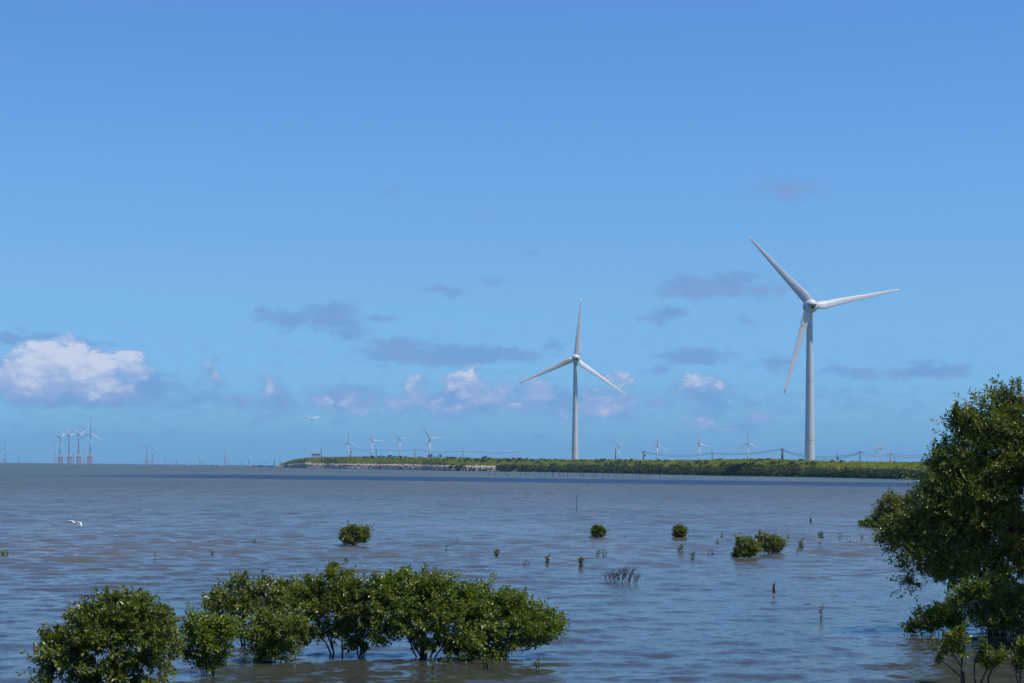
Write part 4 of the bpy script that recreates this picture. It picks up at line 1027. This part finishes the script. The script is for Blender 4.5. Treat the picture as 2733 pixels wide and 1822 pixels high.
# right hand tree and its neighbours
mangrove('mangrove_tree', 2665, 1690, [(2710,1085,70,62,0),(2632,1122,72,60,0),(2585,1135,45,50,0),(2552,1120,28,28,0),(2570,1235,72,80,0),(2512,1228,36,40,0),(2650,1220,110,110,0),(2505,1310,48,75,0),(2600,1330,110,110,0),
    (2720,1200,80,130,0),(2740,1350,80,150,.1),(2680,1400,110,100,0),(2550,1410,100,55,0),(2470,1395,60,50,0),(2420,1410,52,38,0),(2380,1425,28,26,0),(2387,1452,14,16,0),(2500,1465,75,42,0),(2440,1500,48,42,0),(2435,1535,28,24,0),
    (2540,1510,75,50,0),(2620,1520,90,85,0),(2720,1530,80,110,.2),(2660,1595,60,40,.4),(2740,1630,70,70,.5),(2690,1640,85,55,-.1),(2750,1660,60,55,-.2),(2610,1620,38,34,.3),(2650,1650,50,30,.6),(2830,1300,80,250,.2),(2900,1230,130,230,-1.2),(2920,1350,140,200,-2.6),(2560,1300,60,60,.1),(2490,1400,60,70,.3),(2400,1420,50,30,.2)],
    'huge dark mangrove tree filling the right edge and reaching above the horizon', cat='mangrove tree', n_twigs=26000, nstem=8, m='leaf_dark', stem_r=0.024, D=30.5, shell=0.5, depth=1.0, leaf=0.047, clus=0.09, tpc=18, twiglen=0.11)
mangrove('mangrove_bush', 2640, 1660, [(2600,1578,48,22,-.1),(2565,1596,30,16,-.1),(2645,1560,42,22,-.1),(2545,1608,16,10,-.1)],
    'light green drooping mangrove bough under the right hand tree', group='bushes under the big tree', n_twigs=520, nstem=3, m='leaf_bright', D=29.3, tpc=7, stem_r=0.009)
mangrove('mangrove_bush', 2430, 1408, [(2420,1365,58,38,0),(2385,1350,40,32,0),(2350,1385,30,28,0),(2460,1340,50,34,0),(2480,1390,50,30,0)],
    'farther green mangrove showing left behind the big tree', group='bushes behind the big tree', n_twigs=3200, nstem=6, m='leaf', leaf=0.08, stem_r=0.02, twiglen=0.16, clus=0.11)
mangrove('mangrove_bush', 2322, 1407, [(2322,1398,28,12,0),(2345,1394,18,12,0)],
    'low pale green bush at water level, leftmost behind the big tree', group='bushes behind the big tree', n_twigs=500, nstem=4, m='leaf_bright', leaf=0.075, tpc=5)
mangrove('mangrove_bush', 2510, 1695, [(2470,1655,38,30,0),(2520,1640,42,30,0),(2545,1665,30,28,0),(2440,1680,25,14,0),(2540,1620,25,14,0)],
    'small light green bush in the water under the pale log', group='bushes under the big tree', n_twigs=800, nstem=5, m='leaf_bright', stem_r=0.010)
mangrove('mangrove_sapling', 2574, 1830, [(2555,1700,28,20,0),(2530,1725,28,20,0),(2565,1735,18,14,0),(2508,1755,10,8,0)],
    'mangrove sapling with forked bare trunk at the bottom right', cat='sapling', group='saplings at the bottom right', n_twigs=190, nstem=4, m='leaf', stem_r=0.014, per=7, tpc=5, clus=0.035)
mangrove('mangrove_sapling', 2615, 1832, [(2622,1733,20,16,0),(2660,1755,28,16,0),(2640,1768,20,8,0)],
    'mangrove sapling with one bent trunk right of the forked sapling', cat='sapling', group='saplings at the bottom right', n_twigs=130, nstem=3, m='leaf', stem_r=0.015, per=7, tpc=5, clus=0.035)
mangrove('mangrove_sapling', 2728, 1832, [(2725,1740,22,24,0),(2718,1780,22,14,0),(2750,1750,26,30,0)],
    'mangrove sapling half cut off by the right picture edge', cat='sapling', group='saplings at the bottom right', n_twigs=150, nstem=3, m='leaf', stem_r=0.012, per=7, tpc=5, clus=0.035)

# seedlings: a few leaf pairs on a thin stem or two
def seedling(px, ytop, ybot, wpx, label, n=2, lf=None, leafy=10, D=None):
    w = water(px, ybot); k = w.y / F
    root = thing('mangrove_seedling', tuple(w), label, 'seedling', 'mangrove seedlings poking out of the water')
    st_ = MB(); B = []; Dv = []
    for i in range(n):
        x0 = rnd.uniform(-.3, .3) * wpx * k; x1 = (-.5 + (i + .5) / n) * wpx * k * 0.8 if n > 1 else rnd.uniform(-.15, .15) * wpx * k
        h_ = (ybot - ytop) * k * (1 if i == n // 2 else rnd.uniform(.6, .95))
        pts = [Vector((x0, 0, -.1)), Vector((x0 * .5 + x1 * .5, rnd.uniform(-.02, .02), h_ * .5)), Vector((x1, 0, h_ * .95))]
        st_.tube(pts, [0.006 + .12 * k, .005 + .1 * k, .003], 5)
        for j in range(leafy):
            u = 0.2 + 0.8 * (j // 2) / max(1, leafy // 2 - 1); q = pts[1].lerp(pts[2], (u - .5) * 2) if u > .5 else pts[0].lerp(pts[1], u * 2)
            if q.z < 0.01: q.z = 0.02
            B.append(tuple(q)); s_ = 1 if j % 2 else -1; a_ = rnd.uniform(-.9, .9)
            Dv.append((s_ * math.cos(a_), math.sin(a_), 0.5 + rnd.uniform(-.2, .6)))
    st_.build('stem', MAT['bark'], root)
    B = np.array(B); Dv = np.array(Dv); L = (lf or 0.05) * (0.75 + .5 * rng.random(len(B)))
    leaves(B, Dv, L, L * .5, MAT['leaf'], 'leaves', root)
for a in [(1155,1760,1824,22,'leggy seedling at the bottom edge below the long bush group',1,None,14),(1181,1757,1785,14,'short seedling just below the big rounded mangrove',1,None,8),
          (1297,1750,1785,26,'twin-stemmed seedling below the right end of the long bush group',3,None,8),(1237,1745,1775,20,'seedling tucked against the foot of the long bush group',2,None,7),(1433,1750,1793,22,'seedling standing apart right of the long bush group',2,None,8),
          (1325,1464,1486,18,'dense small seedling left of the bare twigs in mid bay',3,0.07,12),(1192.5,1456,1472,8,'tiny dark upright seedling with a fat foot above the long group',1,.06,8),(1221,1436,1448,6,'tiny seedling higher up in mid bay above the fat-footed one',1,.06,6),
          (1463,1480,1504,17,'small leafy seedling right of the bare twigs in mid bay',3,.065,10),(1550.6,1486,1515,20,'stocky dark seedling left of the dead brown bush',4,.065,14),(1597,1468,1487,14,'left of two seedlings just above the dead brown bush',2,.065,8),(1612,1466,1487,20,'right of two seedlings just above the dead brown bush',3,.06,6),
          (1816.6,1453,1482,18,'upright seedling below the right round bush',3,.07,12),(1849,1470,1496,22,'branching seedling left of the touching bush pair',3,.07,8),(1897,1465,1482,22,'sparse twin seedling close left of the touching bush pair',3,.06,5),
          (1915,1440,1452,9,'tiny seedling up left of the touching bush pair',2,.07,5),(1927,1421,1434,14,'thin far seedling highest above the touching bush pair',3,.07,4),(1667,1431,1436,6,'speck of a seedling right of the left round bush',1,.06,5),
          (2191,1418,1437,24,'bushy little seedling below the dark square-cut post',5,.07,12),(2139,1438,1465,20,'leaning leafy seedling right of the touching bush pair',4,.07,12),(2128.7,1463,1477,6,'small seedling at the foot of the leaning leafy one',1,.06,8),
          (2102,1427,1438,13,'sparse low seedling above and right of the touching bush pair',3,.06,5),(2186.5,1447,1462,9,'small seedling with a long reflection right of the leaning leafy one',1,.06,9),(2242,1423,1441,12,'thin seedling mid way between square-cut post and far bushes',2,.06,6),
          (2260,1434,1441,5,'speck of a seedling below the thin one near the far bushes',1,.05,5),(2269,1441,1449,9,'flat little seedling left of the farther bushes',2,.05,5),(2300,1427,1441,13,'two-tufted seedling close left of the big tree',2,.06,8),
          (2340,1440,1458,8,'seedling closest to the drooping tip of the big tree',2,.06,6),(2192.5,1614,1650,22,'tall seedling with opposite leaves and reflection in the lower right water',2,.045,10),
          (6,1473,1484,14,'cluster of leaves cut off by the left picture edge',3,.07,7),(18,1475,1485,6,'tiny leafy stem beside the one at the left picture edge',1,.07,7),(413,1481,1496,7,'lone seedling in open water above the bottom left bush',1,.07,7),
          (505,1449,1460,5,'far tiny seedling left of the lone compact bush',1,.06,5),(565.6,1470,1484,9,'small seedling in open water above the dark single-trunk mangrove',2,.06,6),(679.6,1438,1448,9,'tiny two-leaved seedling farther out on the left',2,.06,5),
          (819,1618,1640,6,'stray sprig sticking out above the spiky mangrove',1,.04,4)]:
    if a[0] == 819: continue
    seedling(*a)

# dead twigs and the dead bush
def twigs(px, ybot, hpx, wpx, n, label, rad=0.006, name='bare_twigs', cat='twigs', split=2, few=0):
    w = water(px, ybot); k = w.y / F
    root = thing(name, tuple(w), label, cat); mb = MB(); tips = []
    def grow(p, d, L, r, lev):
        q = p + d * L * .5 + Vector((rnd.uniform(-.1, .1), rnd.uniform(-.1, .1), 0)) * L
        e = p + d * L
        mb.tube([p, q, e], [r, r * .8, r * .5], 5, False); tips.append(e)
        if lev > 0:
            for i in range(3):
                nd = (d + Vector((rnd.uniform(-.75, .75), rnd.uniform(-.6, .6), rnd.uniform(-.1, .35)))).normalized()
                grow(p.lerp(e, rnd.uniform(.45, 1)), nd, L * rnd.uniform(.45, .75), r * .55, lev - 1)
    for i in range(n):
        x = (-.5 + (i + .5) / n) * wpx * k
        H = hpx * k * (1 - .35 * abs(2 * x / (wpx * k + 1e-6)) ** 1.5) * rnd.uniform(.75, 1)
        d = Vector((x / (wpx * k + 1e-6) * 1.0 + rnd.uniform(-.2, .2), rnd.uniform(-.3, .3), 1)).normalized()
        grow(Vector((x * .75, rnd.uniform(-.15, .15), -.06)), d, H * (.55 if split > 1 else .7 if split else 1), rad, split)
    mb.build('twig', MAT['dead_wood'], root)
    if few:
        B = np.array([tuple(tips[rnd.randrange(len(tips))]) for _ in range(few)]); D_ = rng.normal(size=(few, 3)); D_[:, 2] = abs(D_[:, 2])
        leaves(B, D_, np.full(few, .045), np.full(few, .022), MAT['leaf'], 'last_leaves', root)
    return root
random.seed(5)
twigs(1660, 1557, 62, 92, 18, 'wide dead brown leafless bush standing in the water in mid picture', .009, 'dead_bush', 'dead bush', 3, 14)
twigs(1405, 1512, 34, 14, 4, 'cluster of bare upright twigs in mid bay left of the stocky seedling', .008, split=1)
twigs(1231, 1494, 20, 14, 4, 'faint thin bare twigs in mid bay above the long bush group', .004, split=1)
twigs(1259, 1494, 16, 2, 1, 'single bare twig right of the faint thin twigs', .006, split=0)
twigs(1274, 1505, 9, 14, 3, 'tiny bent bare twigs nearly under water in mid bay', .004, split=1)
twigs(1853, 1428, 22, 3, 1, 'single thin bare twig right of the right round bush', .006, split=0)
twigs(2190, 1474, 22, 9, 2, 'thin forked bare twig next to the seedling with a long reflection', .005, split=1)
twigs(2419, 1764, 18, 2, 1, 'short bare twig alone in the water at the lower right', .004, split=0)
twigs(2016, 1722, 8, 2, 1, 'very short bare twig in the water below the pointed stump', .004, split=0)

# ------------------------------------------------------------------ birds
def egret(pos, k, label, left_up, right_up, heading, m='feather', span=None, legs=True, group='birds flying over the bay'):
    """k = metres per photo pixel; wings built along X, rotated by heading"""
    root = thing('flying_bird', tuple(pos), label, 'bird', group)
    b = MB(); rings = []
    for u, r in ((-.24, .012), (-.19, .045), (-.08, .07), (.04, .075), (.14, .055), (.21, .035), (.27, .042), (.31, .035), (.34, .012)):
        rings.append([Vector((u, math.cos(t) * r, math.sin(t) * r * .9 + (0.02 if u > .2 else 0))) for t in np.linspace(0, 2 * math.pi, 11)[:-1]])
    b.loft(rings); body = b.build('body', MAT[m], root, True)
    b = MB(); b.tube([(.33, 0, .02), (.42, 0, .01)], [.012, .002], 6); b.build('beak', MAT['beak'], body)
    if legs:
        b = MB(); b.tube([(-.2, .02, -.02), (-.42, .02, -.03)], .007, 5); b.tube([(-.2, -.02, -.02), (-.42, -.02, -.03)], .007, 5); b.build('legs', MAT['dark_stake'], body)
    for s_, pts in ((1, left_up), (-1, right_up)):
        w = MB(); rings = []
        for (y, z, c, sweep) in pts:
            th = 0.018 * (c / .2)
            rings.append([Vector((sweep + c * .5 * math.cos(t) + 0.02, s_ * y, z + math.sin(t) * th - 0.06 * math.cos(t) ** 2 * c)) for t in np.linspace(0, 2 * math.pi, 9)[:-1]])
        w.loft(rings); w.build('wing', MAT[m], root, True)
    root.rotation_euler = heading
    return root
up = [(0.03, .03, .20, 0), (.16, .12, .23, .02), (.30, .24, .22, .0), (.42, .34, .15, -.05), (.50, .40, .04, -.10)]
flat = [(0.03, .03, .20, 0), (.18, .07, .23, .03), (.34, .09, .21, .0), (.46, .10, .14, -.04), (.55, .10, .04, -.09)]
droop = [(0.03, .03, .22, 0), (.15, .10, .26, .04), (.30, .10, .26, .02), (.42, .0, .2, -.04), (.50, -.12, .05, -.12)]
D1 = 5000 * 0.95 / 29
e1 = egret(at(833, 1118, D1), 0, 'white egret with raised wings flying above the horizon left of the dike hut', flat, up, (0.15, 0.0, math.radians(-75)))
D2 = 58.0
e2 = egret(at(199, 1396, D2), 0, 'white egret gliding low over the water on the left, wings arched down', droop, droop, (0.15, 0.3, math.radians(78)))
e2.scale = (0.58, 0.58, 0.58)
e1.scale = (1.25, 1.25, 1.25)
D3 = 5000 * 0.6 / 12
e3 = egret(at(1206, 1291, 230), 0, 'small brown bird flying low across the dark water band', up, flat, (0.3, -0.2, math.radians(35)), 'feather_brown', legs=False)
e3.scale = (0.8, 0.8, 0.8)
# egrets standing by the far mangroves
def standing(px, py, D, hpx, label):
    p = at(px, py, D); k = D / F; s_ = hpx * k
    root = thing('standing_egret', (p.x, p.y, p.z - s_ * 0.5), label, 'bird', 'white egrets resting along the far shore')
    b = MB(); b.sphere((0, 0, s_ * .45), (s_ * .3, s_ * .2, s_ * .22), 10, 7); b.tube([(s_ * .2, 0, s_ * .55), (s_ * .3, 0, s_ * .8), (s_ * .25, 0, s_ * .98)], [s_ * .09, s_ * .06, s_ * .07], 6); b.build('body', MAT['feather'], root, True)
    b = MB(); b.tube([(s_ * .28, 0, s_ * .95), (s_ * .5, 0, s_ * .93)], [s_ * .03, .01], 5); b.build('beak', MAT['beak'], root)
    b = MB(); b.tube([(0, 0, -s_ * .2), (0, 0, s_ * .35)], s_ * .03, 5); b.build('leg', MAT['dark_stake'], root)
for px, py, h_, l in [(1247,1251.5,4.5,'white egret by the stone shore at the left end of the mangroves'),(1640,1248,2.6,'white egret on a stake top in front of the mangroves'),(1422,1247,3,'white egret perched in the mangroves left of the second turbine'),
                     (2086,1268,2.6,'white egret at the mangrove edge below the double pole'),(2145,1252.5,2.4,'white egret in the mangroves left below the largest turbine'),(1778,1272,2.4,'white egret wading left of the plain wire pole')]:
    W, C, n = stn(px); standing(px, py, W.y - 3, h_, l)
